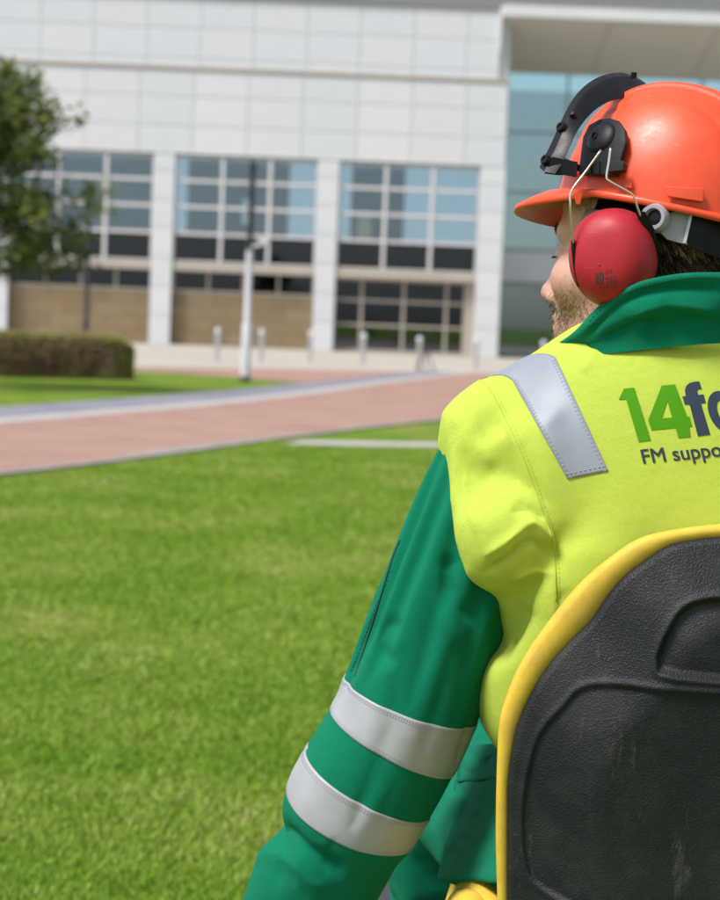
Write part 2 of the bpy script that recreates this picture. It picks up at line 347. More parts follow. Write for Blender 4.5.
# ground floor: stone in the left bays, glass in the right one
for i in range(5):
    x0, x1 = cx[i]+.46, cx[i+1]-.46
    if i < 4:
        piece('stone_backing', M_mort, BLD, x0, x1, FY+.48, FY+.8, 0, 2.46)
        rows = [0, .62, 1.24, 1.86, 2.46]
        for r in range(4):
            n = 5; off = (r % 2)*.5; wd = (x1-x0)/n; edges = sorted(set([x0]+[x0+wd*(q+off) for q in range(n+1) if x0+.2 < x0+wd*(q+off) < x1-.2]+[x1]))
            for q, (a, b) in enumerate(zip(edges[:-1], edges[1:])):
                piece('stone_block', M_stone[(q*3+r*5+i) % 4], BLD, a+.008, b-.008, FY+.44+.004*((q+r) % 3), FY+.479, rows[r]+.008, rows[r+1]-.008)
        fr = MB(); n = 4
        for q in range(n+1): fr.box(x0+(x1-x0-.12)*q/n, x0+(x1-x0-.12)*q/n+.12, FY+.5, FY+.62, 2.58, 3.42)
        fr.box(x0, x1, FY+.46, FY+.7, 2.461, 2.575)
        win = fr.build('window', M_beige, BLD)
        for q in range(n): piece('pane', M_glassd, win, x0+.12+(x1-x0-.12)*q/n, x0+(x1-x0-.12)*(q+1)/n, FY+.55, FY+.57, 2.58, 3.45)
    else:
        fr = MB(); xs = [x0+.02, .12-.7, 1.45, 3.35, 4.45]; xs = [x0+.02, -.22, 1.75, 3.75, 4.62]
        for x in xs: fr.box(x-.06, x+.06, FY+.5, FY+.62, .02, 3.45)
        for z in (.08, 1.28, 2.42, 3.4):
            for a, b in zip(xs[:-1], xs[1:]): fr.box(a+.061, b-.061, FY+.51, FY+.61, z-.05, z+.05)
        win = fr.build('window', M_beige, BLD)
        for a, b in zip(xs[:-1], xs[1:]):
            for z0, z1, mm in ((.13, 1.23, M_glassg), (1.33, 2.37, M_glassd), (2.47, 3.35, M_glassd)): piece('pane', mm, win, a+.06, b-.06, FY+.55, FY+.57, z0, z1)
        piece('wall_pier', M_beige, BLD, 4.69, 5.08, FY+.45, FY+.7, 0, 3.45)
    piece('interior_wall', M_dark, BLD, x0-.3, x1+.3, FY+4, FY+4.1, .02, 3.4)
# canopy and glazed entrance to the right
can = MB(); xa, xb = 5.72, 40
can.box(xa, xb, 83.4, 83.9, 15.62, 16.12)
canopy = can.build('canopy', M_pan[1], BLD)
for k in range(6):
    a, b = xa+.02+k*5.0, xa+.02+(k+1)*5.0-.04
    for (y0, z0), (y1, z1) in (((83.9, 15.60), (87.4, 14.88)), ((87.45, 14.87), (91, 14.12))):
        mb = MB().add([(a, y0, z0), (b, y0, z0), (b, y1, z1), (a, y1, z1), (a, y0, z0+.2), (b, y0, z0+.2), (b, y1, z1+.2), (a, y1, z1+.2)], [(0, 1, 2, 3)[::-1], (4, 5, 6, 7), (0, 1, 5, 4), (1, 2, 6, 5), (2, 3, 7, 6), (3, 0, 4, 7)])
        mb.build('soffit_panel', M_soff, canopy)
piece('canopy_side', M_pan[0], canopy, 5.62, 5.715, 83.9, 91, 14.1, 16.1)
fr = MB(); gx = [6.3+k*3.35 for k in range(9)]
for x in gx: fr.box(x-.05, x+.05, 91.0, 91.2, .02, 14.3)
for z in (.05, 3.65, 5.35, 8.2, 11.2):
    for a, b in zip(gx[:-1], gx[1:]): fr.box(a+.051, b-.051, 91.02, 91.18, z-.05, z+.05)
ent = fr.build('window', mat('dark_mullion', (.16, .20, .21), .5), BLD)
for a, b in zip(gx[:-1], gx[1:]):
    for z0, z1 in ((.1, 3.6), (5.4, 8.15), (8.25, 11.15), (11.25, 14.2)): piece('pane', M_glasse if z0 > 5 else M_glassl, ent, a+.05, b-.05, 91.08, 91.1, z0, z1)
    piece('spandrel', M_pan[2], BLD, a-.002, b-.004, 90.9, 90.99, 3.72, 5.28)
piece('interior_wall', M_slab, BLD, 6.3, 33, 99, 99.2, 0, 14.3)
for z in (3.7, 8.2, 12): piece('floor_slab', M_slab, BLD, 6.3, 33, 91.4, 99, z, z+.4)
piece('return_wall', M_pan[0], BLD, 6.21, 6.25, FY+.61, 91.0, 0, 15.9)
# ================================================================== STREET FURNITURE, TREE, HEDGE
M_steel = mat('stainless_steel', (.55, .55, .56), .32, 1.0)
M_lampg = mat('light_grey_paint', (.56, .56, .60), .45, var=.1, vscale=6)
M_black = mat('black_paint', (.02, .02, .023), .45)
def lathe(mb, c, prof, n=20):
    R = []
    for r, z in prof:
        th = np.arange(n)*2*math.pi/n; R.append(np.c_[c[0]+r*np.cos(th), c[1]+r*np.sin(th), np.full(n, c[2]+z)])
    return mb.rings(R)
def bollard(px, Y, label):
    p = U(px, 360, Y); t = tag(empty('bollard', (p[0], Y, 0.004)), label, 'bollard', 'bollards in front of the office building')
    lathe(MB(), (p[0], Y, .004), [(.075, 0), (.075, .9)]).build('post', M_steel, t, angle=40)
    lathe(MB(), (p[0], Y, .004), [(.085, .901), (.085, 1.0), (.075, 1.035), (.05, 1.06), (.01, 1.07)]).build('cap', M_lampg, t, angle=40)
    lathe(MB(), (p[0], Y, .004), [(.12, 0.001), (.12, .012), (.076, .016)]).build('base_plate', M_steel, t, angle=40)
for px, Y, lb in [(217, 56.5, 'slim steel bollard just left of the tall lamp post'), (261, 58, 'slim steel bollard just right of the tall lamp post'), (310, 61, 'steel bollard before the white column just left of the glazed bay'),
                  (363, 60, 'steel bollard before the left panes of the ground floor glazing'), (419, 55.5, 'steel bollard with a dark frame leaning beside it'), (476, 61.5, 'steel bollard in front of the wide corner column'), (543, 60, 'steel bollard beside the bearded chin of the person')]:
    bollard(px, Y, lb)
p = U(425, 372, 55.2); mb = MB()
mb.tube([(p[0]-.28, 55.2, .03), (p[0]+.02, 55.3, .72)], .022); mb.tube([(p[0]+.3, 55.25, .03), (p[0]+.02, 55.3, .72)], .022); mb.tube([(p[0]+.02, 55.7, .03), (p[0]+.02, 55.3, .72)], .022)
tag(mb.build('sign_stand', M_black), 'small dark three legged stand leaning beside a steel bollard', 'stand')
# lamp post: pale lower shaft, black upper shaft
lp = G(245, 382); t = tag(empty('lamp_post', (lp[0], lp[1], 0)), 'tall lamp post with pale grey lower shaft and black upper shaft', 'lamp post')
lathe(MB(), (lp[0], lp[1], 0), [(.105, .13), (.105, 1.3), (.075, 1.36), (.075, 2.95)]).build('shaft', M_lampg, t, angle=40)
lathe(MB(), (lp[0], lp[1], 0), [(.13, 0), (.13, .1), (.112, .13)]).build('base', M_black, t, angle=40)
lathe(MB(), (lp[0], lp[1], 0), [(.068, 2.95), (.068, 4.75), (.085, 4.77), (.085, 4.9), (.03, 4.95)]).build('upper_shaft', M_black, t, angle=40)
mb = MB().tube([(lp[0], lp[1]-.02, 3.02), (lp[0]+.38, lp[1]-.05, 3.12)], .035); mb.box(lp[0]+.2, lp[0]+.42, lp[1]-.13, lp[1]+.03, 3.06, 3.22, .015); mb.build('bracket', M_lampg, t)
# dark pole by the hedge
dp = U(86, 330, 46); t = tag(empty('dark_pole', (dp[0], 46, 0)), 'slim dark pole rising behind the hedge beside the tree', 'pole')
lathe(MB(), (dp[0], 46, 0), [(.075, 0), (.075, 1.2), (.06, 1.25), (.06, 4.3)]).build('shaft', M_black, t, angle=40)
lathe(MB(), (dp[0], 46, 0), [(.1, 4.3), (.16, 4.5), (.16, 4.6), (.02, 4.7)]).build('lantern', M_black, t, angle=40)

# ---- foliage
def leaf_material(name, cols, trans=.25):
    m = bpy.data.materials.new(name); m.use_nodes = True; nt = m.node_tree; b = nt.nodes['Principled BSDF']; L = nt.links.new
    at = N(nt, 'ShaderNodeAttribute', attribute_name='tone'); r = N(nt, 'ShaderNodeValToRGB'); e = r.color_ramp.elements
    e[0].color = (*cols[0], 1); e[1].color = (*cols[-1], 1)
    for k in range(1, len(cols)-1): x = e.new(k/(len(cols)-1)); x.color = (*cols[k], 1)
    L(at.outputs['Fac'], r.inputs[0]); L(r.outputs[0], b.inputs['Base Color']); b.inputs['Roughness'].default_value = .6; b.inputs['Specular IOR Level'].default_value = .15
    tr = N(nt, 'ShaderNodeBsdfTranslucent'); L(r.outputs[0], tr.inputs[0]); mx = N(nt, 'ShaderNodeMixShader'); mx.inputs[0].default_value = trans
    L(b.outputs[0], mx.inputs[1]); L(tr.outputs[0], mx.inputs[2]); L(mx.outputs[0], nt.nodes['Material Output'].inputs[0]); return m
def leaves_mesh(name, P, D, size, tone):
    """folded leaf: 4 points, 2 triangles"""
    n = len(P); D = D/np.linalg.norm(D, axis=1)[:, None]; A = np.cross(D, RNG.normal(size=(n, 3))); A /= np.linalg.norm(A, axis=1)[:, None]; B = np.cross(D, A)
    s = size[:, None]; V = np.empty((n, 4, 3)); V[:, 0] = P; V[:, 1] = P+D*s*.55+A*s*.33+B*s*.1; V[:, 2] = P+D*s; V[:, 3] = P+D*s*.55-A*s*.33+B*s*.1
    i = np.arange(n)*4; F = np.concatenate([np.c_[i, i+1, i+2], np.c_[i, i+2, i+3]])
    me = mesh_np(name, V.reshape(-1, 3), F, False); at = me.attributes.new('tone', 'FLOAT', 'POINT'); at.data.foreach_set('value', np.repeat(tone, 4).astype(np.float32)); return me
M_bark = mat('bark', (.11, .085, .06), .9, var=.4, vscale=12, bump=.6, bscale=40, bdist=.02)
M_leaf = leaf_material('tree_leaf', [(.05, .075, .018), (.09, .125, .03), (.16, .20, .05), (.30, .28, .09)])
tb = U(-28, 380, 33.0); tb[2] = 0
tree = tag(empty('broadleaf_tree', tuple(tb)), 'leafy green tree at the left edge above the hedge', 'tree')
mb = MB(); tips = []
trunk = np.array([tb, tb+[.05, 0, 1.0], tb+[.1, .05, 2.0], tb+[.05, 0, 3.2], tb+[.15, .1, 4.4], tb+[.5, 0, 5.3]])
mb.tube(catmull(trunk, 4), np.linspace(.13, .02, 21), 8)
for k in range(34):
    f = .36+.62*k/34; base = np.array([np.interp(f*5.3, trunk[:, 2], trunk[:, i]) for i in range(3)]); az = k*2.4+random.random()*.6
    Lb = (2.62-1.7*max(0, f-.45)/.55)*(.75+.4*random.random()); up = .15+.9*f*random.random()+.2
    d = np.array([math.cos(az), math.sin(az), up]); d /= np.linalg.norm(d)
    pts = [base+d*Lb*s+np.array([0, 0, -.25*Lb*s*s])*(1 if f < .6 else 0)+RNG.normal(size=3)*.05*s for s in (0, .25, .5, .75, 1)]
    mb.tube(pts, np.linspace(.035, .008, 5), 5, False)
    for s in (.3, .42, .54, .66, .78, .9, 1.0):
        q = base+d*Lb*s+np.array([0, 0, -.25*Lb*s*s])*(1 if f < .6 else 0)
        for _ in range(3): tips.append(q+RNG.normal(size=3)*.20*Lb/2)
mb.build('trunk', M_bark, tree, smooth=True)
tips = np.array(tips); nl = 21; P = np.repeat(tips, nl, 0); rad_c = np.repeat(RNG.uniform(.10, .26, len(tips)), nl)
o3 = RNG.normal(size=P.shape); o3 /= np.linalg.norm(o3, axis=1)[:, None]; P = P+o3*(rad_c*RNG.uniform(.2, 1, len(P))**.5)[:, None]
tone = np.clip(np.repeat(RNG.uniform(.05, .75, len(tips)), nl)+RNG.normal(size=len(P))*.14, 0, 1)
obj('crown', leaves_mesh('crown', P, o3+[0, 0, -.3]+RNG.normal(size=P.shape)*.5, RNG.uniform(.09, .15, len(P)), tone), M_leaf, tree)
# ---- hedge
M_hedge = leaf_material('hedge_leaf', [(.30, .19, .13), (.36, .26, .16), (.35, .33, .12), (.28, .42, .07)], .4)
h1 = G(128, 379); h0 = np.array([h1[0]-13, h1[1]-6.0, 0]); h1[2] = 0
hedge = tag(empty('clipped_hedge', tuple((h0+h1)/2)), 'low clipped hedge of purple brown and green leaves on the grass island', 'hedge')
ax = (h1-h0); Lh = np.linalg.norm(ax); ax /= Lh; nx = np.array([-ax[1], ax[0], 0]); n = 90000
u = RNG.uniform(0, Lh, n); v = RNG.uniform(-.75, .75, n); hz = RNG.uniform(0.02, .93, n)
face = RNG.integers(0, 5, n); v = np.where(face < 2, -.75+RNG.uniform(-.02, .2, n), v); v = np.where(face == 4, .75-RNG.uniform(0, .2, n), v)
hz = np.where((face == 2) | (face == 3), .93-RNG.uniform(-.02, .2, n), hz); sel = RNG.random(n) < .10; u = np.where(sel, Lh-RNG.uniform(0, .15, n), u)
end = np.clip((u-(Lh-.8))/.8, 0, 1); v = v*(1-.6*end**2.5); hz = hz*(1-.3*end**3)
bumpy = fbm(np.c_[u*1.4, v*2, hz*2], 2); P = h0+ax*u[:, None]+nx*(v*(1+.10*bumpy))[:, None]; P[:, 2] = np.maximum(.02, hz*(1+.09*bumpy))
D = RNG.normal(size=P.shape); D[:, 2] += .5; D -= nx*np.sign(-v)[:, None]*.4
tone = np.clip(.28+.45*fbm(np.c_[u*.9, v, hz*1.5]+9, 3)+.50*(hz > .8)*RNG.random(n)+.6*np.clip((u-Lh+.75)/.7, 0, 1)*RNG.random(n)**.5+RNG.normal(size=n)*.1, 0, 1)
obj('foliage', leaves_mesh('foliage', P, D, RNG.uniform(.05, .085, n), tone), M_hedge, hedge)
mb = MB()
for q in np.arange(.4, Lh, .45):
    b = h0+ax*q+nx*random.uniform(-.3, .3); b[2] = 0
    for _ in range(3): mb.tube([b, b+[random.uniform(-.1, .1), random.uniform(-.1, .1), .35], b+[random.uniform(-.25, .25), random.uniform(-.25, .25), .75]], [.015, .012, .006], 5, False)
tag(mb.build('stem', M_bark, hedge), kind='stuff')
# inner twigs mass, so the hedge is not see-through
mb = MB(); mb.rings([[h0+ax*s+nx*v+np.array([0, 0, z]) for v, z in ((-.4, .06), (-.42, .6), (-.3, .66), (.3, .66), (.42, .6), (.4, .06))] for s in np.linspace(.2, Lh-.75, 30)])
mb.build('twig_core', mat('twigs', (.12, .09, .06), .9, var=.4, vscale=14), hedge)

# ---- grass blades on the near lawn
def grass():
    nb = 860000; k = RNG.random(nb)
    # density falls with distance: y from 3.2 to 22
    y = 2.6*(22/2.6)**(k**1.1); far_ = RNG.random(nb) < .2; y = np.where(far_, RNG.uniform(-1.5, 22, nb), y); x = np.where(far_, RNG.uniform(-7, 9, nb), RNG.uniform(-1, 1, nb)*(.35*y+1.2)+.05*y)
    xn = np.interp(y, [-6, 9, 15.98, 17.67, 19.8, 22.5, 27.9], [-12.6, -6.2, -3.2, -2.55, -1.98, -.92, 1.22])
    keep = (x > xn+.22) & ~((y > 21.1) & (x > -.9)) ; x, y = x[keep], y[keep]; nb = len(x)
    P = np.c_[x, y, np.zeros(nb)]; pat = fbm(np.c_[x*1.0, y*.95, np.zeros(nb)], 3)
    cl = fbm(np.c_[x*9, y*9, np.zeros(nb)+4], 2)
    h = RNG.uniform(.011, .026, nb)*(1+.5*cl); wd = np.where(RNG.random(nb) < .05, .006, RNG.uniform(.0016, .003, nb))*(1+np.clip(y, 2, 30)*.11)
    az = RNG.uniform(0, 2*math.pi, nb); ln = RNG.uniform(.2, 1.1, nb)
    A = np.c_[np.cos(az), np.sin(az), np.zeros(nb)]; Ld = np.c_[np.cos(az+1.3), np.sin(az+1.3), np.zeros(nb)]
    V = np.empty((nb, 3, 3)); V[:, 0] = P-A*wd[:, None]; V[:, 1] = P+A*wd[:, None]; V[:, 2] = P+Ld*(h*ln)[:, None]; V[:, 2, 2] = h
    me = mesh_np('grass', V.reshape(-1, 3), np.arange(nb*3).reshape(-1, 3), False)
    tone = np.clip(.40+.62*pat+.25*cl+RNG.normal(size=nb)*.13+(RNG.random(nb) < .06)*.35, 0, 1)
    at = me.attributes.new('tone', 'FLOAT', 'POINT'); at.data.foreach_set('value', np.repeat(tone, 3).astype(np.float32))
    tag(obj('grass', me, leaf_material('grass_blade', [(.110, .225, .012), (.175, .295, .022), (.265, .340, .055), (.42, .41, .15)], .3)), 'short mown green lawn grass with straw coloured patches', 'grass', kind='stuff')
grass()
# ================================================================== SCULPTING TOOLS
def cone(P, a, b, ra, rb):
    a, b = np.asarray(a, float), np.asarray(b, float); ab = b-a
    t = np.clip(((P-a)@ab)/(ab@ab), 0, 1); return np.linalg.norm(P-a-t[:, None]*ab, axis=1)-(ra+(rb-ra)*t)
def ell(P, c, r, R=None):
    q = P-np.asarray(c, float)
    if R is not None: q = q@R
    r = np.asarray(r, float); k0 = np.linalg.norm(q/r, axis=1); k1 = np.linalg.norm(q/(r*r), axis=1)+1e-9; return k0*(k0-1)/k1
def smin(a, b, k):
    h = np.clip(.5+.5*(b-a)/k, 0, 1); return b+(a-b)*h-k*h*(1-h)
def smax(a, b, k): return -smin(-a, -b, k)
def surface_nets(fn, lo, hi, h, newton=3):
    lo = np.asarray(lo, float); n = np.ceil((np.asarray(hi)-lo)/h).astype(int)+1; B = 16
    n = ((n+B-1)//B)*B; vals = np.empty(n, np.float32); half = B*h*.5*math.sqrt(3)*1.35
    cs = [np.arange(0, n[i], B) for i in range(3)]
    I, J, K = np.meshgrid(*cs, indexing='ij'); cen = lo+(np.stack([I, J, K], -1).reshape(-1, 3)+B/2)*h
    vc = fn(cen); loc = np.stack(np.meshgrid(*[np.arange(B)]*3, indexing='ij'), -1).reshape(-1, 3)
    act = np.abs(vc) < half
    for (i, j, k), v in zip(np.stack([I, J, K], -1).reshape(-1, 3)[~act], vc[~act]): vals[i:i+B, j:j+B, k:k+B] = v
    A = np.stack([I, J, K], -1).reshape(-1, 3)[act]
    for s in range(0, len(A), 60):
        bl = A[s:s+60]; Pn = lo+(bl[:, None, :]+loc[None]).reshape(-1, 3)*h; r = fn(Pn).reshape(len(bl), B, B, B)
        for (i, j, k), v in zip(bl, r): vals[i:i+B, j:j+B, k:k+B] = v
    s = vals < 0; c = np.zeros(n-1, np.int8)
    sh = [(dx, dy, dz) for dx in (0, 1) for dy in (0, 1) for dz in (0, 1)]
    for dx, dy, dz in sh: c += s[dx:n[0]-1+dx, dy:n[1]-1+dy, dz:n[2]-1+dz]
    cells = np.argwhere((c > 0) & (c < 8)); idx = -np.ones(n-1, np.int64); idx[tuple(cells.T)] = np.arange(len(cells))
    cv = np.stack([vals[cells[:, 0]+dx, cells[:, 1]+dy, cells[:, 2]+dz] for dx, dy, dz in sh], 1)
    acc = np.zeros((len(cells), 3)); cnt = np.zeros(len(cells)); sh = np.array(sh)
    for a in range(8):
        for b in range(a+1, 8):
            if np.abs(sh[a]-sh[b]).sum() != 1: continue
            m = (cv[:, a] < 0) != (cv[:, b] < 0); t = cv[m, a]/(cv[m, a]-cv[m, b]); acc[m] += sh[a]+t[:, None]*(sh[b]-sh[a]); cnt[m] += 1
    V = lo+(cells+acc/cnt[:, None])*h; F = []
    for ax in range(3):
        o1, o2 = (ax+1) % 3, (ax+2) % 3; sl = [slice(None)]*3; sl2 = [slice(None)]*3; sl[ax] = slice(0, -1); sl2[ax] = slice(1, None)
        e = np.argwhere(s[tuple(sl)] != s[tuple(sl2)]); e = e[(e[:, o1] > 0) & (e[:, o2] > 0) & (e[:, o1] < n[o1]-1) & (e[:, o2] < n[o2]-1)]
        fl = s[tuple(e.T)]; q = []
        for d1, d2 in ((0, 0), (1, 0), (1, 1), (0, 1)):
            c2 = e.copy(); c2[:, o1] -= d1; c2[:, o2] -= d2; q.append(idx[tuple(c2.T)])
        q = np.stack(q, 1); q[~fl] = q[~fl][:, ::-1]; F.append(q)
    F = np.concatenate(F); F = F[(F >= 0).all(1)]
    for _ in range(newton):
        g = grad(fn, V, h*.4); v = fn(V); V = V-g*np.clip(v/np.maximum((g*g).sum(1), .05), -h, h)[:, None]
    return V, F
def grad(fn, V, e):
    return np.stack([(fn(V+d)-fn(V-d))/(2*e) for d in np.eye(3)*e], 1)
def normals(V, F):
    t = V[F]; n = np.cross(t[:, 2]-t[:, 0], t[:, 3 if F.shape[1] == 4 else 1]-t[:, 1 if F.shape[1] == 4 else 0])
    if F.shape[1] == 3: n = np.cross(t[:, 1]-t[:, 0], t[:, 2]-t[:, 0])
    N_ = np.zeros_like(V)
    for k in range(F.shape[1]): np.add.at(N_, F[:, k], n)
    return N_/(np.linalg.norm(N_, axis=1)[:, None]+1e-12)
def seg_dist(Q, L):
    """distance of 2-D points to a polyline, and the position along it (0..1)"""
    L = np.asarray(L, float); best = np.full(len(Q), 1e9); tt = np.zeros(len(Q)); sd = np.zeros(len(Q)); ln = np.linalg.norm(np.diff(L, axis=0), axis=1); cum = np.concatenate([[0], np.cumsum(ln)])
    for i in range(len(L)-1):
        d = L[i+1]-L[i]; t = np.clip(((Q-L[i])@d)/(d@d), 0, 1); r = Q-L[i]-t[:, None]*d; dist = np.linalg.norm(r, axis=1); m = dist < best
        best = np.where(m, dist, best); tt = np.where(m, (cum[i]+t*ln[i])/cum[-1], tt); sd = np.where(m, np.sign(d[0]*r[:, 1]-d[1]*r[:, 0])*dist, sd)
    return best, tt, sd
def folds(V, Nn, specs):
    """creases and ridges measured on the picture: (points, width px, height mm, end taper, side skew)"""
    q = PX(V); view = V-CC; view /= np.linalg.norm(view, axis=1)[:, None]; fac = np.clip(.45-(Nn*view).sum(1)*1.6, 0, 1); out = np.zeros(len(V))
    for pts, wpx, mm, *ex in specs:
        L = catmull(np.array(pts, float), 6) if len(pts) > 2 else np.array(pts, float)
        box = (q[:, 0] > L[:, 0].min()-4*wpx) & (q[:, 0] < L[:, 0].max()+4*wpx) & (q[:, 1] > L[:, 1].min()-4*wpx) & (q[:, 1] < L[:, 1].max()+4*wpx)
        if not box.any(): continue
        d, t, sd = seg_dist(q[box], L); tap = np.clip(np.minimum(t, 1-t)*6+.12, 0, 1) if not ex or ex[0] else np.ones(len(t))
        if len(ex) > 1:   # step: one side up, other side unchanged
            pr = np.where(sd*ex[1] > 0, np.exp(-(d/(wpx*3))**2), np.exp(-(d/(wpx*.35))**2))
        else: pr = np.exp(-(d/wpx)**1.4)
        out[box] += mm*.001*pr*tap*fac[box]
    return V+Nn*out[:, None]

# ---- cloth: let the sewn shape buckle into real wrinkles, then read the result back
def cloth_relax(V, F, pin, frames=22, grow=.05, bend=.4, tens=18.0, grav=.6, coll=None, mass=.25, qual=6, damp=4.0, rest=None, loose=None):
    me = mesh_np('cloth_tmp', V, F); o = bpy.data.objects.new('cloth_tmp', me); COL.objects.link(o)
    vg = o.vertex_groups.new(name='pin')
    for wv in np.unique(np.round(pin, 2)):
        if wv > 0: vg.add(np.flatnonzero(np.round(pin, 2) == wv).tolist(), float(wv), 'REPLACE')
    if loose is not None:
        g2 = o.vertex_groups.new(name='still'); st_ = np.round(1-loose, 1)
        for wv in np.unique(st_): g2.add(np.flatnonzero(st_ == wv).tolist(), float(wv), 'REPLACE')
    cs = []
    if rest is not None:
        o.shape_key_add(name='Basis'); kb = o.shape_key_add(name='rest'); kb.data.foreach_set('co', np.asarray(rest, np.float32).ravel()); kb.value = 0
    if coll is not None:
        c = bpy.data.objects.new('coll_tmp', mesh_np('coll_tmp', *coll)); COL.objects.link(c); cm = c.modifiers.new('c', 'COLLISION'); c.collision.thickness_outer = .003; c.collision.cloth_friction = 8; cs.append(c)
    m = o.modifiers.new('cloth', 'CLOTH'); s = m.settings
    s.quality = qual; s.mass = mass; s.tension_stiffness = tens; s.compression_stiffness = tens; s.shear_stiffness = tens*.5; s.bending_model = 'ANGULAR'; s.bending_stiffness = bend
    s.tension_damping = 10; s.compression_damping = 10; s.shear_damping = 10; s.air_damping = damp; s.shrink_min = -grow; s.shrink_max = 0.0 if loose is not None else -grow; s.vertex_group_shrink = 'still' if loose is not None else ''; s.vertex_group_mass = 'pin'; s.pin_stiffness = 1.0
    if rest is not None: s.rest_shape_key = o.data.shape_keys.key_blocks['rest']
    s.effector_weights.gravity = grav
    m.collision_settings.use_collision = coll is not None; m.collision_settings.use_self_collision = False; m.collision_settings.distance_min = .003
    m.point_cache.frame_start = 1; m.point_cache.frame_end = frames+1
    for f in range(1, frames+1): S.frame_set(f)
    dg = bpy.context.evaluated_depsgraph_get(); ev = o.evaluated_get(dg); em = ev.data; out = np.empty(len(V)*3, np.float32); em.vertices.foreach_get('co', out)
    out = out.reshape(-1, 3).astype(float)
    bpy.data.objects.remove(o)
    for c in cs: bpy.data.objects.remove(c)
    S.frame_set(1); return out
def smooth(V, F, it=2, k=.5):
    E = np.unique(np.sort(np.concatenate([F[:, [i, (i+1) % 4]] for i in range(4)]), axis=1), axis=0); deg = np.bincount(E.ravel(), minlength=len(V))[:, None]
    for _ in range(it):
        A = np.zeros_like(V); np.add.at(A, E[:, 0], V[E[:, 1]]); np.add.at(A, E[:, 1], V[E[:, 0]]); V = V*(1-k)+k*A/np.maximum(deg, 1)
    return V
def subdivide(V, F, lv=1):
    o = bpy.data.objects.new('sub_tmp', mesh_np('sub_tmp', V, F)); COL.objects.link(o); m = o.modifiers.new('s', 'SUBSURF'); m.levels = lv; m.render_levels = lv
    bpy.context.view_layer.update(); em = o.evaluated_get(bpy.context.evaluated_depsgraph_get()).data; n = len(em.vertices); v = np.empty(n*3, np.float32); em.vertices.foreach_get('co', v)
    f = np.empty(len(em.loops), np.int32); em.loops.foreach_get('vertex_index', f); bpy.data.objects.remove(o); return v.reshape(-1, 3).astype(float), f.reshape(-1, 4).astype(int)

# ---- fabrics
def fabric(name, col, rough=.75, weave=1400.0, var=.06, sheen=.10, ripstop=0.0, spec=.12, vary_scale=9.0):
    m = bpy.data.materials.new(name); m.use_nodes = True; nt = m.node_tree; b = nt.nodes['Principled BSDF']; L = nt.links.new
    tc = N(nt, 'ShaderNodeTexCoord'); nz = N(nt, 'ShaderNodeTexNoise', Scale=vary_scale, Detail=6.0, Roughness=.65); L(tc.outputs['Object'], nz.inputs['Vector'])
    mx = N(nt, 'ShaderNodeMix', data_type='RGBA'); mx.inputs[6].default_value = (*col, 1); mx.inputs[7].default_value = (*[c*(1-var) for c in col], 1); L(nz.outputs[0], mx.inputs[0])
    nf = N(nt, 'ShaderNodeTexNoise', Scale=520.0, Detail=3.0, Roughness=.7); L(tc.outputs['Object'], nf.inputs['Vector']); rf = N(nt, 'ShaderNodeMapRange'); rf.inputs[1].default_value = .3; rf.inputs[2].default_value = .7; rf.inputs[3].default_value = .94; rf.inputs[4].default_value = 1.05; L(nf.outputs[0], rf.inputs[0])
    mf = N(nt, 'ShaderNodeMix', data_type='RGBA', blend_type='MULTIPLY'); mf.inputs[0].default_value = 1; L(mx.outputs[2], mf.inputs[6]); L(rf.outputs[0], mf.inputs[7]); L(mf.outputs[2], b.inputs['Base Color'])
    b.inputs['Roughness'].default_value = rough; b.inputs['Specular IOR Level'].default_value = spec
    b.inputs['Sheen Weight'].default_value = sheen; b.inputs['Sheen Roughness'].default_value = .4; b.inputs['Sheen Tint'].default_value = (*[min(1, c*.6+.35) for c in col], 1)
    h = None
    for ang in (.55, 2.12):
        mp = N(nt, 'ShaderNodeMapping'); mp.inputs['Rotation'].default_value = (0, ang, .2); L(tc.outputs['Object'], mp.inputs[0])
        wv = N(nt, 'ShaderNodeTexWave', Scale=weave/6.28*2, Distortion=1.2, Detail=1.0); wv.bands_direction = 'X'; L(mp.outputs[0], wv.inputs[0])
        if h is None: h = wv.outputs['Fac']
        else:
            a = N(nt, 'ShaderNodeMath', operation='ADD'); L(h, a.inputs[0]); L(wv.outputs['Fac'], a.inputs[1]); h = a.outputs[0]
    n2 = N(nt, 'ShaderNodeTexNoise', Scale=55.0, Detail=4.0); L(tc.outputs['Object'], n2.inputs['Vector'])
    a2 = N(nt, 'ShaderNodeMath', operation='MULTIPLY_ADD'); L(n2.outputs[0], a2.inputs[0]); a2.inputs[1].default_value = 8.0; L(h, a2.inputs[2])
    bp = N(nt, 'ShaderNodeBump', Strength=.6, Distance=.0006); L(a2.outputs[0], bp.inputs['Height']); L(bp.outputs[0], b.inputs['Normal'])
    return m
M_yel = fabric('hi_vis_yellow', (.46, .565, .075), weave=1100)
M_grn = fabric('workwear_green', (.0, .165, .088), weave=1300, sheen=.03)
M_tape = mat('reflective_tape', (.31, .31, .335), .5, .0, var=.10, vscale=30, bump=.5, bscale=900, bdist=.0003)
M_tapeb = mat('reflective_tape_shoulder', (.22, .24, .285), .5, .0, var=.10, vscale=30, bump=.5, bscale=900, bdist=.0003)
M_thread = mat('tape_thread', (.26, .27, .30), .8)

# ================================================================== PERSON
def J(px, py, Y): return U(px, py, Y)
PERSON_BASE = (.41, 2.05, 0.0)
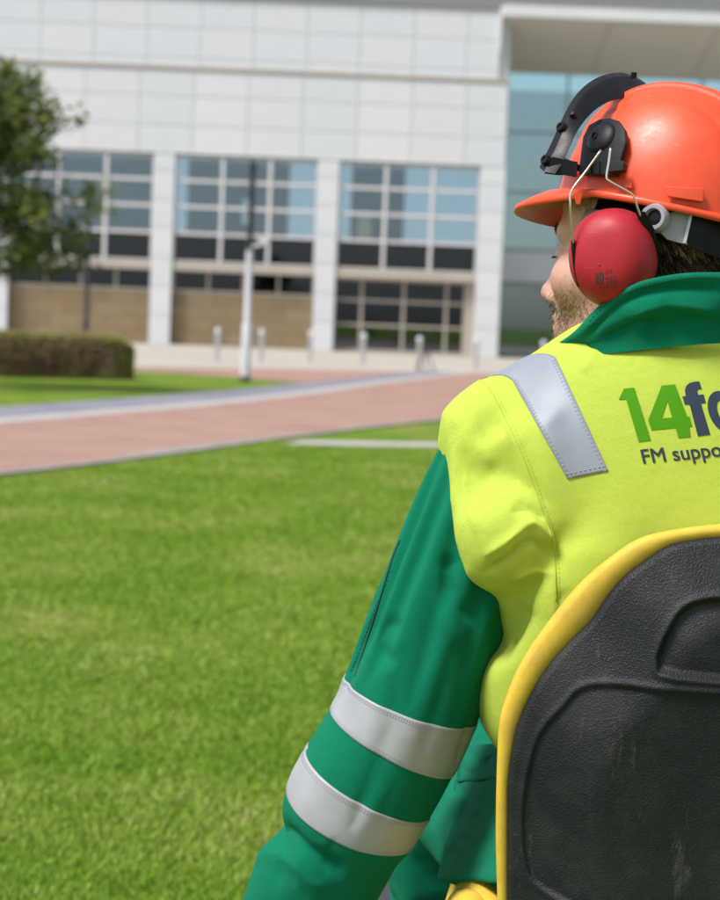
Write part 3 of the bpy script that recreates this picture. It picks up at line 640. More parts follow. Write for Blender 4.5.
# ---- jacket body (yellow)
shL, shR, nkb = J(499, 439, 2.035), J(905, 405, 2.05), J(705, 350, 2.03)
elL = J(408, 697, 2.05); hip = J(765, 905, 2.05); che = J(742, 590, 2.04); upp = J(715, 455, 2.02)
CUT = np.array([(250, 250), (412, 402), (435, 419), (452, 437), (448, 463), (451, 500), (455, 530), (461, 556), (474, 572), (496, 582), (528, 586), (560, 580), (585, 620), (560, 800), (250, 800)], float)
def poly_sd(Q, L):
    """signed distance to a polygon, negative inside"""
    d, _, _ = seg_dist(Q, np.concatenate([L, L[:1]])); x, y = Q[:, 0], Q[:, 1]; ins = np.zeros(len(Q), bool); n = len(L)
    for i in range(n):
        (x1, y1), (x2, y2) = L[i], L[(i+1) % n]
        c = ((y1 > y) != (y2 > y)) & (x < (x2-x1)*(y-y1)/(y2-y1+1e-12)+x1); ins ^= c
    return np.where(ins, -d, d)
def sq(P): return P*np.array([1, 1.52, 1])
def jacket_sdf(P):
    Q = sq(P)
    t = cone(Q, sq(hip), sq(che), .232, .268)/1.25
    t = smin(t, cone(Q, sq(che), sq(upp), .268, .205)/1.25, .05)
    t = smin(t, ell(P, J(553, 668, 2.045), (.083, .080, .120)), .022)                 # loose cloth at the side
    t = smin(t, ell(P, J(640, 520, 2.0), (.15, .085, .17)), .06)                  # left shoulder blade
    t = smin(t, ell(P, J(830, 520, 2.01), (.15, .085, .17)), .06)
    sl = cone(P, J(668, 396, 2.035), shL, .078, .068)
    sr = cone(P, J(745, 385, 2.04), shR, .078, .066)
    cap = cone(P, shL, J(459, 535, 2.035), .069, .087)
    cap = smin(cap, ell(P, J(512, 528, 2.000), (.076, .090, .068)), .03)
    capr = cone(P, shR, J(960, 540, 2.08), .067, .08)
    d = poly_sd(PX(P), CUT)*P[:, 1]/FPX
    cap = smax(cap, -d, .006)
    t = smin(t, smin(sl, sr, .03), .075)
    t = smin(t, capr, .04)
    t = smin(t, cap, .010)
    t = smax(t, -(d+.0)*np.where(P[:, 1] > 1.9, 1, 1)-10*(PX(P)[:, 1] > 585), .006) if False else t
    return smax(t, (P[:, 2]-1.515), .015)
def world_obj(name, V, F, m, parent, smooth=True): return obj(name, mesh_np(name, V, F, smooth), m, parent)

PERSON = None
def build_jacket(parent):
    V, F = surface_nets(jacket_sdf, (-.0, 1.80, .80), (.82, 2.30, 1.56), .0085, 2)
    Nn = normals(V, F); q = PX(V); x, y = q[:, 0], q[:, 1]
    V = V+Nn*(.0018*fbm(V*np.array([11, 9, 9.]), 2))[:, None]
    ramp = lambda v, a, b: np.clip((v-a)/(b-a), 0, 1)
    pin = np.full(len(V), .025)
    pin = np.maximum(pin, .38*ramp(x, 545, 610)*ramp(y, 560, 500)); pin = np.maximum(pin, .22*ramp(y, 430, 385)); pin = np.maximum(pin, .10*ramp(x, 560, 640))
    pin = np.maximum(pin, .5*ramp(x, 770, 860)); pin[(V[:, 2] > 1.50) | (V[:, 2] < .86)] = 1
    pin = np.maximum(pin, .12*ramp(seg_dist(q, CUT[1:8])[0], 16, 6))
    V = smooth(cloth_relax(V, F, pin, frames=20, grow=.085, bend=9.0, grav=.08, loose=np.clip(1-pin/.2, 0, 1)), F, 2); hold = np.clip(pin/.10-.3, 0, 1)[:, None]; V = V*(1-hold)+smooth(V, F, 12)*hold
    V, F = subdivide(V, F, 2)
    Nn = normals(V, F)
    V = folds(V, Nn, [
        ([(486, 388), (503, 415), (522, 455), (540, 505), (553, 545), (556, 600)], 5, 3.4, False, 1),      # panel seam, left side stands proud
        ([(556, 546), (541, 527), (529, 524), (508, 541), (484, 556)], 4.5, 6.5), ([(552, 556), (530, 541), (505, 560), (484, 572)], 4, -6.0), ([(545, 520), (528, 510), (510, 512)], 5, -3.5), ([(556, 575), (535, 570), (512, 580)], 4, 4.0), ([(500, 420), (512, 455), (520, 490)], 5, -2.5), ([(465, 470), (468, 505), (478, 535)], 5, 2.5), ([(470, 395), (478, 430), (492, 470)], 7, 3.0), ([(552, 535), (535, 512), (515, 500)], 6, -3.0),
        ([(532, 606), (520, 630), (497, 660)], 8, -5.0), ([(558, 590), (568, 610), (560, 640)], 8, -3.0), ([(600, 345), (590, 362), (580, 372)], 8, 2.0),
        ([(486, 384), (520, 370), (556, 352)], 3.5, 1.6, False), ([(604, 342), (660, 337), (720, 332)], 4, 2.0, False),
    ])
    return V, F
def build_sleeve(spec, n=120, k=190, seed=0.0, side=1):
    """spec rows: px, py, Y, radius; returns ring array (k,n,3), axis points and frames"""
    sp = np.array(spec, float); C = np.c_[J(sp[:, 0], sp[:, 1], sp[:, 2]), sp[:, 3]]
    C = resample(catmull(C, 10), k); P, r = C[:, :3], C[:, 3]
    T = np.gradient(P, axis=0); T /= np.linalg.norm(T, axis=1)[:, None]
    A = np.cross(T, [0, 1, 0]); A /= np.linalg.norm(A, axis=1)[:, None]; B = np.cross(T, A)
    th = np.arange(n)*2*math.pi/n
    R = P[:, None]+r[:, None, None]*(np.cos(th)[None, :, None]*A[:, None]+.93*np.sin(th)[None, :, None]*B[:, None])
    return R, P, T
def sleeve_cloth(R, P, soft_rows, stretch=.13, twist=.06, bend=2.2):
    k, n = R.shape[:2]; F = grid_faces(k, n); ax = (P[-1]-P[0])/np.linalg.norm(P[-1]-P[0])
    off = np.concatenate([[0], np.cumsum(np.linalg.norm(np.diff(P, axis=0), axis=1))])*stretch; rest = R+ax*off[:, None, None]; V = np.empty_like(R)
    for i in range(k):
        j = (np.arange(n)+twist*i/(k-1)*n) % n; j0 = j.astype(int); f = (j-j0)[:, None]; V[i] = R[i][j0]*(1-f)+R[i][(j0+1) % n]*f
    V = V.reshape(-1, 3); V = V+normals(V, F)*(.0025*fbm(V*np.array([14, 12, 12.])+5, 2))[:, None]
    pin = np.zeros((k, n)); pin[:14] = 1; pin[-3:] = 1
    for a, b, wv in soft_rows: pin[int(a):int(b)+1] = wv
    return cloth_relax(V, F, pin.ravel(), frames=20, grow=0.0, bend=bend, rest=rest.reshape(-1, 3), grav=.1).reshape(k, n, 3)
def grid_faces(k, n):
    i, j = np.meshgrid(np.arange(k-1), np.arange(n), indexing='ij'); a = i*n+j; b = i*n+(j+1) % n
    return np.stack([a, b, b+n, a+n], -1).reshape(-1, 4)
SL_SPEC = [(530, 415, 2.035, .050), (506, 448, 2.035, .0635), (479, 505, 2.038, .0735), (453, 566, 2.04, .0785), (430, 630, 2.045, .0815), (408, 698, 2.05, .0815), (389, 739, 2.055, .083),
           (364, 779, 2.06, .0850), (344, 819, 2.07, .0835), (331, 850, 2.08, .0735), (309, 884, 2.10, .076), (288, 930, 2.13, .066), (268, 985, 2.17, .050), (262, 1005, 2.19, .046)]
SR_SPEC = [(880, 385, 2.06, .050), (912, 430, 2.06, .064), (950, 520, 2.07, .075), (985, 640, 2.10, .08), (975, 690, 2.17, .078), (930, 700, 2.30, .068), (880, 700, 2.42, .056), (862, 700, 2.47, .048)]
def sleeve_folds(V, F, main):
    if not main:
        Nn = normals(V, F); n1 = fbm(V*np.array([9, 7, 6])+5, 2); rd = 1-np.abs(perlin(V@np.array([[8, 0, 5], [0, 8, 0], [-9, 0, 10.]])+1.7))*2.0
        V = V+Nn*(.0040*n1+.0030*np.clip(rd, 0, 1)**2.5)[:, None]
    if main:
        Nn = normals(V, F)
        V = folds(V, Nn, [
            ([(396, 538), (386, 566), (374, 604), (362, 640), (349, 682)], 3.2, 2.6, False, 1),        # pocket seam edge
            ([(402, 622), (386, 628), (380, 646), (396, 668)], 8, -5.0), ([(458, 556), (446, 572), (455, 600), (476, 622)], 8, -6.0), ([(444, 560), (438, 600), (462, 650)], 10, 4.0),
            ([(270, 822), (288, 833), (306, 850), (336, 868)], 8, -11.0, False), ([(258, 852), (285, 858), (318, 884)], 12, 6.0, False),
        ])
    return V
# ---- head frame: f forward (picture left), l to the wearer's left (towards the camera), u up
def frame(yaw, pitch, roll):
    a = rad(yaw); f = np.array([-math.cos(a), math.sin(a), 0]); l = np.array([-math.sin(a), -math.cos(a), 0]); u = np.array([0, 0, 1.])
    p = rad(pitch); f, u = f*math.cos(p)+u*math.sin(p), u*math.cos(p)-f*math.sin(p)
    r = rad(roll); l, u = l*math.cos(r)+u*math.sin(r), u*math.cos(r)-l*math.sin(r)
    return np.stack([f, l, u])                                   # rows
HF = frame(32, 2, 4); H0 = J(651, 258.5, 2.055)
def hw(p): return H0+np.asarray(p, float)@HF                      # head coords to world
def head_sdf_local(p):
    s = p*np.array([1, 1, 1]); ab = np.c_[p[:, 0], np.abs(p[:, 1]), p[:, 2]]
    d = ell(p, (-.012, 0, .045), (.101, .079, .090))
    d = smin(d, ell(p, (.045, 0, .048), (.063, .066, .050)), .03)                              # forehead
    d = smin(d, ell(p, (.036, 0, -.030), (.065, .064, .090)), .03)
    d = smin(d, cone(ab, (-.005, .054, -.062), (.072, .016, -.124), .022, .018), .03)          # jaw
    d = smin(d, ell(p, (.084, 0, -.124), (.021, .024, .020)), .02)                             # chin
    d = smin(d, ell(p, (.078, 0, -.085), (.027, .036, .034)), .02)                             # muzzle
    d = smin(d, ell(p, (.070, 0, -.042), (.033, .043, .045)), .02)                             # upper jaw
    d = smin(d, ell(ab, (.068, .044, -.032), (.030, .028, .028)), .02)                         # cheek
    d = smin(d, cone(ab, (.102, .0, .019), (.086, .044, .021), .0130, .0125), .014)             # brow
    d = smax(d, -ell(ab, (.116, .034, -.003), (.020, .017, .0125)), .012)                      # socket
    d = smin(d, ell(ab, (.0885, .0335, -.003), (.0135, .0150, .0125)), .003)                   # lids over the eye
    d = smax(d, -ell(ab, (.103, .0335, -.0075), (.004, .017, .0011)), .0015)                   # gap between the lids
    d = smin(d, cone(p, (.101, 0, .006), (.119, 0, -.042), .0070, .0098), .014)                # nose ridge
    d = smin(d, ell(p, (.1195, 0, -.047), (.0125, .0125, .0110)), .007)
    d = smin(d, ell(ab, (.107, .0130, -.052), (.0125, .0080, .0088)), .006)                    # nostril wing
    d = smin(d, cone(p, (.107, 0, -.056), (.100, 0, -.068), .0075, .008), .012)
    d = smax(d, -ell(ab, (.112, .0075, -.0605), (.0055, .0035, .004)), .003)
    d = smin(d, ell(p, (.0985, 0, -.0760), (.0105, .026, .0066)), .006)                        # lips
    d = smin(d, ell(p, (.0968, 0, -.0885), (.0105, .023, .0070)), .006)
    d = smax(d, -ell(p, (.109, 0, -.0822), (.0085, .026, .0013)), .003)
    d = smin(d, ell(ab, (-.012, .082, -.020), (.022, .012, .034)), .01)                        # ear
    return d
nk0, nk1 = hw((-.028, 0, -.07)), J(708, 375, 2.05)
def body_sdf(P):
    d = head_sdf_local((P-H0)@HF.T)
    d = smin(d, cone(P, nk0, nk1, .060, .068), .03)
    Q = sq(P); t = smin(cone(Q, sq(hip), sq(che), .19, .215)/1.25, cone(Q, sq(che), sq(upp), .215, .16)/1.25, .05)
    t = smin(t, cone(P, J(690, 420, 2.04), shL, .05, .05), .04); t = smin(t, cone(P, J(740, 415, 2.04), shR, .05, .05), .04)
    for spec in (SL_SPEC, SR_SPEC):
        q = [J(*r[:3]) for r in spec]; rr = [r[3]*.48 for r in spec]
        for k in range(1, len(q)-1, 2): t = smin(t, cone(P, q[k], q[min(k+2, len(q)-1)], rr[k], rr[min(k+2, len(q)-1)]), .01)
    return smin(d, t, .03)
# hands: palm and five bent fingers round a grip; local x along the knuckles, y = finger direction, z = palm normal
def hand_prims(wrist, ydir, grip, mirror):
    y = np.asarray(ydir, float); y /= np.linalg.norm(y); x = np.asarray(grip, float); x -= y*(x@y); x /= np.linalg.norm(x); z = np.cross(x, y)
    if mirror: z = -z
    W = np.asarray(wrist, float); L = lambda a, b, c: W+x*a+y*b+z*c; pr = []
    pr += [(L(-.018, .02, 0), L(-.028, .085, .004), .016, .013), (L(0, .015, 0), L(-.008, .09, .006), .017, .013), (L(.015, .02, 0), L(.014, .088, .005), .016, .013), (L(.02, .025, 0), L(.033, .08, .002), .015, .011)]
    for k, (xo, ln) in enumerate(((-.030, .9), (-.009, 1.0), (.013, .94), (.034, .76))):
        a = L(xo, .087, .004); b = L(xo*1.02, .087+.030*ln, -.012*ln); c = L(xo*1.02, .087+.030*ln, -.040*ln); e = L(xo, .087+.008, -.052*ln)
        pr += [(a, b, .0098, .009), (b, c, .009, .0083), (c, e, .0083, .0072)]
    pr += [(L(-.02, .03, -.004), L(-.046, .058, -.018), .014, .0105), (L(-.046, .058, -.018), L(-.044, .083, -.036), .0105, .0092), (L(-.044, .083, -.036), L(-.028, .097, -.050), .0092, .0078)]
    pr += [(L(0, -.06, 0), L(0, .03, 0), .028, .024)]
    return pr
wL = J(259, 1012, 2.195); HANDS = hand_prims(wL, J(247, 1060, 2.24)-wL, (1, .3, 0), False)
wR = J(859, 700, 2.48); HANDS_R = hand_prims(wR, (-.35, 1, .05), (.9, .3, -.4), True)
def hands_sdf(P, H):
    d = np.full(len(P), 9.0)
    for a, b, ra, rb in H: d = smin(d, cone(P, a, b, ra, rb), .006)
    return d
def skin_material():
    m = bpy.data.materials.new('skin'); m.use_nodes = True; nt = m.node_tree; b = nt.nodes['Principled BSDF']; L = nt.links.new
    tc = N(nt, 'ShaderNodeTexCoord'); n1 = N(nt, 'ShaderNodeTexNoise', Scale=28.0, Detail=5.0); L(tc.outputs['Object'], n1.inputs['Vector'])
    r = N(nt, 'ShaderNodeValToRGB'); e = r.color_ramp.elements; e[0].position = .35; e[0].color = (.48, .245, .18, 1); e[1].position = .7; e[1].color = (.60, .36, .28, 1); L(n1.outputs[0], r.inputs[0])
    at = N(nt, 'ShaderNodeAttribute', attribute_name='beard'); n2 = N(nt, 'ShaderNodeTexNoise', Scale=420.0, Detail=3.0); L(tc.outputs['Object'], n2.inputs['Vector'])
    mr = N(nt, 'ShaderNodeMapRange'); mr.inputs[1].default_value = .38; mr.inputs[2].default_value = .62; L(n2.outputs[0], mr.inputs[0])
    mu = N(nt, 'ShaderNodeMath', operation='MULTIPLY'); L(at.outputs['Fac'], mu.inputs[0]); L(mr.outputs[0], mu.inputs[1])
    m2 = N(nt, 'ShaderNodeMath', operation='MULTIPLY'); m2.inputs[1].default_value = .68; L(mu.outputs[0], m2.inputs[0])
    mx = N(nt, 'ShaderNodeMix', data_type='RGBA'); mx.inputs[7].default_value = (.17, .10, .07, 1); L(m2.outputs[0], mx.inputs[0]); L(r.outputs[0], mx.inputs[6]); L(mx.outputs[2], b.inputs['Base Color'])
    b.inputs['Roughness'].default_value = .48; b.inputs['Subsurface Weight'].default_value = .22; b.inputs['Subsurface Radius'].default_value = (.012, .004, .002); b.inputs['Subsurface Scale'].default_value = .6
    n3 = N(nt, 'ShaderNodeTexNoise', Scale=700.0, Detail=2.0); L(tc.outputs['Object'], n3.inputs['Vector']); bp = N(nt, 'ShaderNodeBump', Strength=.3, Distance=.0006); L(n3.outputs[0], bp.inputs['Height']); L(bp.outputs[0], b.inputs['Normal'])
    return m
M_skin = skin_material()
# body: head at fine resolution, trunk and limbs (inside the clothes) coarser, hands fine; one mesh
neck_z = nk1[2]
Vh, Fh = surface_nets(lambda P: smin(head_sdf_local((P-H0)@HF.T), cone(P, nk0, nk1, .060, .068), .03), H0-np.array([.155, .125, .16]), H0+np.array([.155, .125, .17]), .0027, 3)
Vt, Ft = surface_nets(body_sdf, (-.2, 1.8, .60), (.95, 2.6, 1.47), .014, 1)
parts_v = [Vh, Vt]; parts_f = [Fh, Ft+len(Vh)]
for H, c in ((HANDS, wL), (HANDS_R, wR)):
    v, f = surface_nets(lambda P: hands_sdf(P, H), c-.17, c+.17, .004, 2); parts_f.append(f+sum(len(x) for x in parts_v)); parts_v.append(v)
Vb = np.concatenate(parts_v); me = mesh_np('person', Vb-np.array(PERSON_BASE), np.concatenate(parts_f)); me.materials.append(M_skin)
PERSON = bpy.data.objects.new('person', me); PERSON.location = PERSON_BASE; COL.objects.link(PERSON)
tag(PERSON, 'person in orange helmet and yellow and green work jacket, seated, looking left', 'person')
lp_ = (Vb-H0)@HF.T
def beard_mask(p):
    f, l, u = p[:, 0], np.abs(p[:, 1]), p[:, 2]
    low = 1/(1+np.exp((u+.050-.55*(.06-f).clip(-.03, .1)*.6)/.006))
    front = 1/(1+np.exp((u+.060)/.004)); mk = np.where(f > .092, front, low)
    sb = np.exp(-((f-.022)/.016)**2)*(u < .06)*(u > -.06)
    mk = np.maximum(mk, sb*.9); lips = np.exp(-((u+.081)/.008)**2)*(f > .09); return np.clip(mk-lips*.8, 0, 1)*(u > -.2)
bm_ = np.where(np.arange(len(Vb)) < len(Vh), beard_mask(lp_), 0).astype(np.float32)
a_ = me.attributes.new('beard', 'FLOAT', 'POINT'); a_.data.foreach_set('value', bm_)
# ---- hair, beard, brows as fine strands
def strands(name, P, D, ln, wd, m, curl=.3):
    n = len(P); A = np.cross(D, RNG.normal(size=(n, 3))); A /= np.linalg.norm(A, axis=1)[:, None]+1e-9; D2 = D+RNG.normal(size=(n, 3))*curl; D2 /= np.linalg.norm(D2, axis=1)[:, None]
    V = np.empty((n, 5, 3)); w_ = wd[:, None]; l_ = ln[:, None]
    V[:, 0] = P-A*w_; V[:, 1] = P+A*w_; V[:, 2] = P+D*l_*.55+A*w_*.8; V[:, 3] = P+D*l_*.55-A*w_*.8; V[:, 4] = P+D*l_*.55+D2*l_*.45
    i = np.arange(n)*5; F = np.concatenate([np.c_[i, i+1, i+2], np.c_[i, i+2, i+3], np.c_[i+3, i+2, i+4]])
    return obj(name, mesh_np(name, V.reshape(-1, 3), F, False), m, PERSON)
M_hair = mat('dark_brown_hair', (.030, .019, .013), .5, var=.4, vscale=60)
M_beard = mat('brown_grey_stubble', (.095, .055, .036), .55, var=.55, vscale=90)
Nh = normals(Vh, Fh); ph = (Vh-H0)@HF.T
wt = beard_mask(ph)*(ph[:, 2] > -.15); idx = RNG.choice(len(Vh), 22000, p=wt/wt.sum()); Dn = Nh[idx]*.45+np.array([-.05, 0, -1])@HF*.9+RNG.normal(size=(22000, 3))*.35; Dn /= np.linalg.norm(Dn, axis=1)[:, None]
front_ = (ph[idx, 0] > .075)
strands('beard', Vh[idx]+RNG.normal(size=(22000, 3))*.0011, Dn, RNG.uniform(.0025, .0055, 22000)*(1+.9*front_), RNG.uniform(.00016, .00028, 22000), M_beard)
hm = ((ph[:, 0] < .012) & (ph[:, 2] > -.10-.2*(ph[:, 0]+.09).clip(0, .1)) & (ph[:, 2] < .06)) | ((ph[:, 2] > .045) & (ph[:, 0] < .07)) | ((np.abs(ph[:, 0]-.03) < .02) & (ph[:, 2] > -.012) & (np.abs(ph[:, 1]) > .05))
hi = np.flatnonzero(hm); idx = RNG.choice(hi, 26000); Dn = Nh[idx]*.35+np.array([-.55, 0, -.75])@HF+RNG.normal(size=(26000, 3))*.22; Dn /= np.linalg.norm(Dn, axis=1)[:, None]
fade = np.where(ph[idx, 0] > .0, .35, 1.0); strands('hair', Vh[idx]+RNG.normal(size=(26000, 3))*.0012, Dn, RNG.uniform(.012, .024, 26000)*fade, RNG.uniform(.0003, .0006, 26000)*fade, M_hair, .35)
for sgn in (1, -1):
    n = 420; t_ = RNG.random(n); bp_ = np.c_[.1145-.022*t_**1.5, sgn*(.012+.038*t_), .022+.006*np.sin(t_*3)+RNG.normal(size=n)*.0018]
    strands('eyebrow', H0+bp_@HF, np.tile(np.array([.25, sgn*.75, .15])@HF, (n, 1))+RNG.normal(size=(n, 3))*.2, RNG.uniform(.003, .0055, n), RNG.uniform(.00015, .00025, n), M_hair)
    n = 150; t_ = RNG.random(n); bp_ = np.c_[.1025-.012*(t_-.35)**2*4, sgn*(.024+.021*t_), -.0065-.001*t_]
    strands('eyelash', H0+bp_@HF, np.tile(np.array([.9, sgn*.3, -.25])@HF, (n, 1))+RNG.normal(size=(n, 3))*.12, RNG.uniform(.005, .008, n), RNG.uniform(.00018, .00026, n), M_hair)

# ---- clothing
Vj, Fj = build_jacket(PERSON)
JACKET = world_obj('jacket', Vj, Fj, M_yel, PERSON)
BVJ = BVHTree.FromPolygons(Vj.tolist(), Fj.tolist())
def cast(px, py, bvh):
    d = ray(px, py); d /= np.linalg.norm(d); h = bvh.ray_cast(Vector(CC), Vector(d)); return h[0], h[1]
def make_sleeve(spec, main, bands):
    R, P, T = build_sleeve(spec, 96, 150); k, n = R.shape[:2]; F = grid_faces(k, n)
    at_ = lambda e: np.interp(0, np.array([((P[q]-J(*e))@T[q]) for q in range(k)]), np.arange(k))
    if main: R = sleeve_cloth(R, P, [(at_(a), at_(b), .10) for a, b in bands])
    V = R.reshape(-1, 3)
    if normals(V, F)[n//2+n*20]@(V[n//2+n*20]-P[20]) < 0: F = F[:, ::-1]
    V = sleeve_folds(V, F, main); R0 = V.reshape(k, n, 3)
    R1 = np.stack([catmull(r, 2, True) for r in R0]); n = R1.shape[1]; R = np.stack([catmull(R1[:, j], 2) for j in range(n)], 1); P, T = catmull(P, 2), catmull(T, 2); k = R.shape[0]
    F = grid_faces(k, n); V = R.reshape(-1, 3)
    if normals(V, F)[n//2+n*20]@(V[n//2+n*20]-P[20]) < 0: F = F[:, ::-1]
    sl = world_obj('sleeve', V, F, M_grn, JACKET)
    Nn = normals(V, F).reshape(k, n, 3); axpx = PX(P)
    for (a, b) in bands:
        ia, ib = [np.interp(0, *(lambda s, i: (s, i))(np.array([((P[q]-J(*e))@T[q]) for q in range(k)]), np.arange(k))) for e in (a, b)]
        m = 22; s = np.linspace(ia, ib, m); rows = []; nr = []
        for q in s:
            i = int(q); f = q-i; rows.append(R[i]*(1-f)+R[i+1]*f); nr.append(Nn[i]*(1-f)+Nn[i+1]*f)
        rows, nr = np.array(rows), np.array(nr); h = np.full(m, .0010); top = rows+nr*h[:, None, None]
        allr = np.concatenate([rows[:1]-nr[:1]*.001, top, rows[-1:]-nr[-1:]*.001]); v = allr.reshape(-1, 3); f = grid_faces(len(allr), n)
        if (normals(v, f).reshape(-1, n, 3)[m//2]*nr[m//2]).sum() < 0: f = f[:, ::-1]
        band = world_obj('reflective_strip', v, f, M_tape, sl)
        mb = MB()                                                   # two rows of stitches near each edge
        for fr_ in (.06, .11, .89, .94):
            q = fr_*(m-1); i = int(q); c = top[i]*(1-(q-i))+top[i+1]*(q-i); c = np.concatenate([c, c[:1]]); cc = resample(c, 460); nn = np.concatenate([nr[i], nr[i][:1]]); nn = resample(nn, 460)
            for e in range(0, 456, 3): mb.tube([cc[e]+nn[e]*.0003, cc[e+1]+nn[e+1]*.0005, cc[e+2]*.3+cc[e+1]*.7+nn[e+1]*.0003], .00045, 3, False)
        tag(mb.build('stitching', M_thread, sl), kind='stuff')
    return sl, V, F
SLEEVE, Vs, Fs = make_sleeve(SL_SPEC, True, [((409, 698, 2.05), (391, 739, 2.055)), ((366, 779, 2.06), (350, 813, 2.07))])
make_sleeve(SR_SPEC, False, [((985, 640, 2.10), (981, 668, 2.13)), ((950, 697, 2.24), (925, 700, 2.31))])
# collar: turned-up stand with a rolled top edge
cb = [(556, 352, 2.035), (578, 347, 1.985), (606, 343, 1.945), (660, 337, 1.915), (720, 332, 1.905), (790, 333, 1.92), (838, 345, 1.97), (850, 360, 2.05), (820, 372, 2.12), (730, 378, 2.16), (640, 374, 2.15), (580, 362, 2.10)]
ct = [(563, 349, 2.030), (583, 326, 1.965), (606, 303, 1.935), (640, 283, 1.905), (688, 274, 1.888), (740, 274, 1.885), (800, 282, 1.905), (842, 305, 1.96), (852, 330, 2.05), (822, 345, 2.13), (735, 352, 2.175), (640, 352, 2.16)]
ct[-1:] = [(640, 352, 2.16), (575, 350, 2.10)]
cbw = resample(catmull(J(*np.array(cb).T), 10, True), 200, True); ctw = resample(catmull(J(*np.array(ct).T), 10, True), 200, True)
# both loops start at the same point, so index j runs alike on both
cen = cbw.mean(0); rows = []
for s in np.linspace(0, 1, 26):
    base = cbw*(1-s)+ctw*s; o = base-cen; o[:, 2] = 0; o /= np.linalg.norm(o, axis=1)[:, None]; rows.append(base+o*(.006*math.sin(s*math.pi)+.003)+(np.array([0, 0, -.012])*(s < .001)))
for s in np.linspace(1, .35, 12):
    base = cbw*(1-s)+ctw*s; o = base-cen; o[:, 2] = 0; o /= np.linalg.norm(o, axis=1)[:, None]; rows.append(base+o*(-.004-.002*math.sin(s*math.pi))+np.array([0, 0, .002 if s == 1 else 0]))
Rc = np.array(rows); Vc = Rc.reshape(-1, 3); Fc = grid_faces(len(Rc), 200)
q_ = 12*200+60
if normals(Vc, Fc)[q_]@(Vc[q_]-cen) < 0: Fc = Fc[:, ::-1]
Nc = normals(Vc, Fc); Vc = Vc+Nc*(.004*fbm(Vc*np.array([12, 12, 9])+2, 2))[:, None]; Nc = normals(Vc, Fc)
Vc = folds(Vc, Nc, [([(580, 343), (604, 318), (622, 303), (650, 292), (690, 288), (730, 292)], 5, -5, True), ([(628, 322), (650, 308), (680, 305), (720, 312)], 8, 6.5), ([(600, 340), (625, 330), (642, 322), (662, 326)], 6, -6.5), ([(640, 335), (680, 322), (720, 324)], 6, -4.5),
                    ([(590, 326), (612, 304), (640, 286), (690, 277), (730, 277)], 4, 3.0, False), ([(660, 300), (678, 314), (700, 318)], 5, -4)])
world_obj('collar', Vc, Fc, M_grn, JACKET)
# reflective strip over the left shoulder, laid on the cloth
def drape(grid_px, bvh, off, tail=0):
    rows = []
    for r in grid_px:
        rr = []
        for (x, y) in r:
            h, nn = cast(x, y, bvh); rr.append(None if h is None else (np.array(h), np.array(nn)))
        rows.append(rr)
    return rows
def shoulder_strip():
    m, n = 14, 44; A0, A1 = np.array((512., 380)), np.array((567.5, 479)); B0, B1 = np.array((556., 358)), np.array((608.5, 471)); top = []
    for i in range(n):
        s = 1-i/(n-1)                                  # from the lower hem up to the ridge
        L_, R_ = A0+(A1-A0)*s, B0+(B1-B0)*s; row = []
        for j in range(m):
            p = L_+(R_-L_)*j/(m-1); h, nn = cast(p[0], p[1], BVJ)
            if h is None: h, nn, _, _ = BVJ.find_nearest(Vector(J(p[0], p[1], 2.03)))
            row.append(np.array(h)+np.array(nn)*.0012)
        top.append(row)
    last = np.array(top[-1])
    step = np.array([-.008, .016, .004])
    for k in range(12):
        nr = []
        for p in last:
            h, nn, _, _ = BVJ.find_nearest(Vector(p+step*(1 if k > 1 else .5)-np.array([0, 0, .002*k]))); nr.append(np.array(h)+np.array(nn)*.0012)
        last = np.array(nr); top.append(list(last))
    T_ = np.array(top); n = len(T_); i, j = np.meshgrid(np.arange(n-1), np.arange(m-1), indexing='ij'); a = i*m+j; F = np.stack([a, a+1, a+m+1, a+m], -1).reshape(-1, 4); V = T_.reshape(-1, 3)
    if (normals(V, F)[m*10+5]@(CC-V[m*10+5])) < 0: F = F[:, ::-1]
    o = world_obj('reflective_strip', V, F, M_tapeb, JACKET)
    sm = o.modifiers.new('thickness', 'SOLIDIFY'); sm.thickness = .0008; sm.offset = -1
    mb = MB(); Nn = normals(V, F).reshape(n, m, 3)
    def stitch(line, nn):
        c = resample(line, int(np.linalg.norm(np.diff(line, axis=0), axis=1).sum()/.0016)); q = resample(nn, len(c))
        for e in range(0, len(c)-2, 3): mb.tube([c[e]+q[e]*.0004, c[e+1]+q[e+1]*.0006, c[e+1]*.6+c[e+2]*.4+q[e+1]*.0004], .00045, 3, False)
    for u in (.05, .09, .91, .95):
        x = u*(m-1); j = int(x); stitch(T_[:44, j]*(1-x+j)+T_[:44, j+1]*(x-j), Nn[:44, j])
    for q in (2,): stitch(T_[q], Nn[q])
    tag(mb.build('stitching', M_thread, JACKET), kind='stuff')
shoulder_strip()
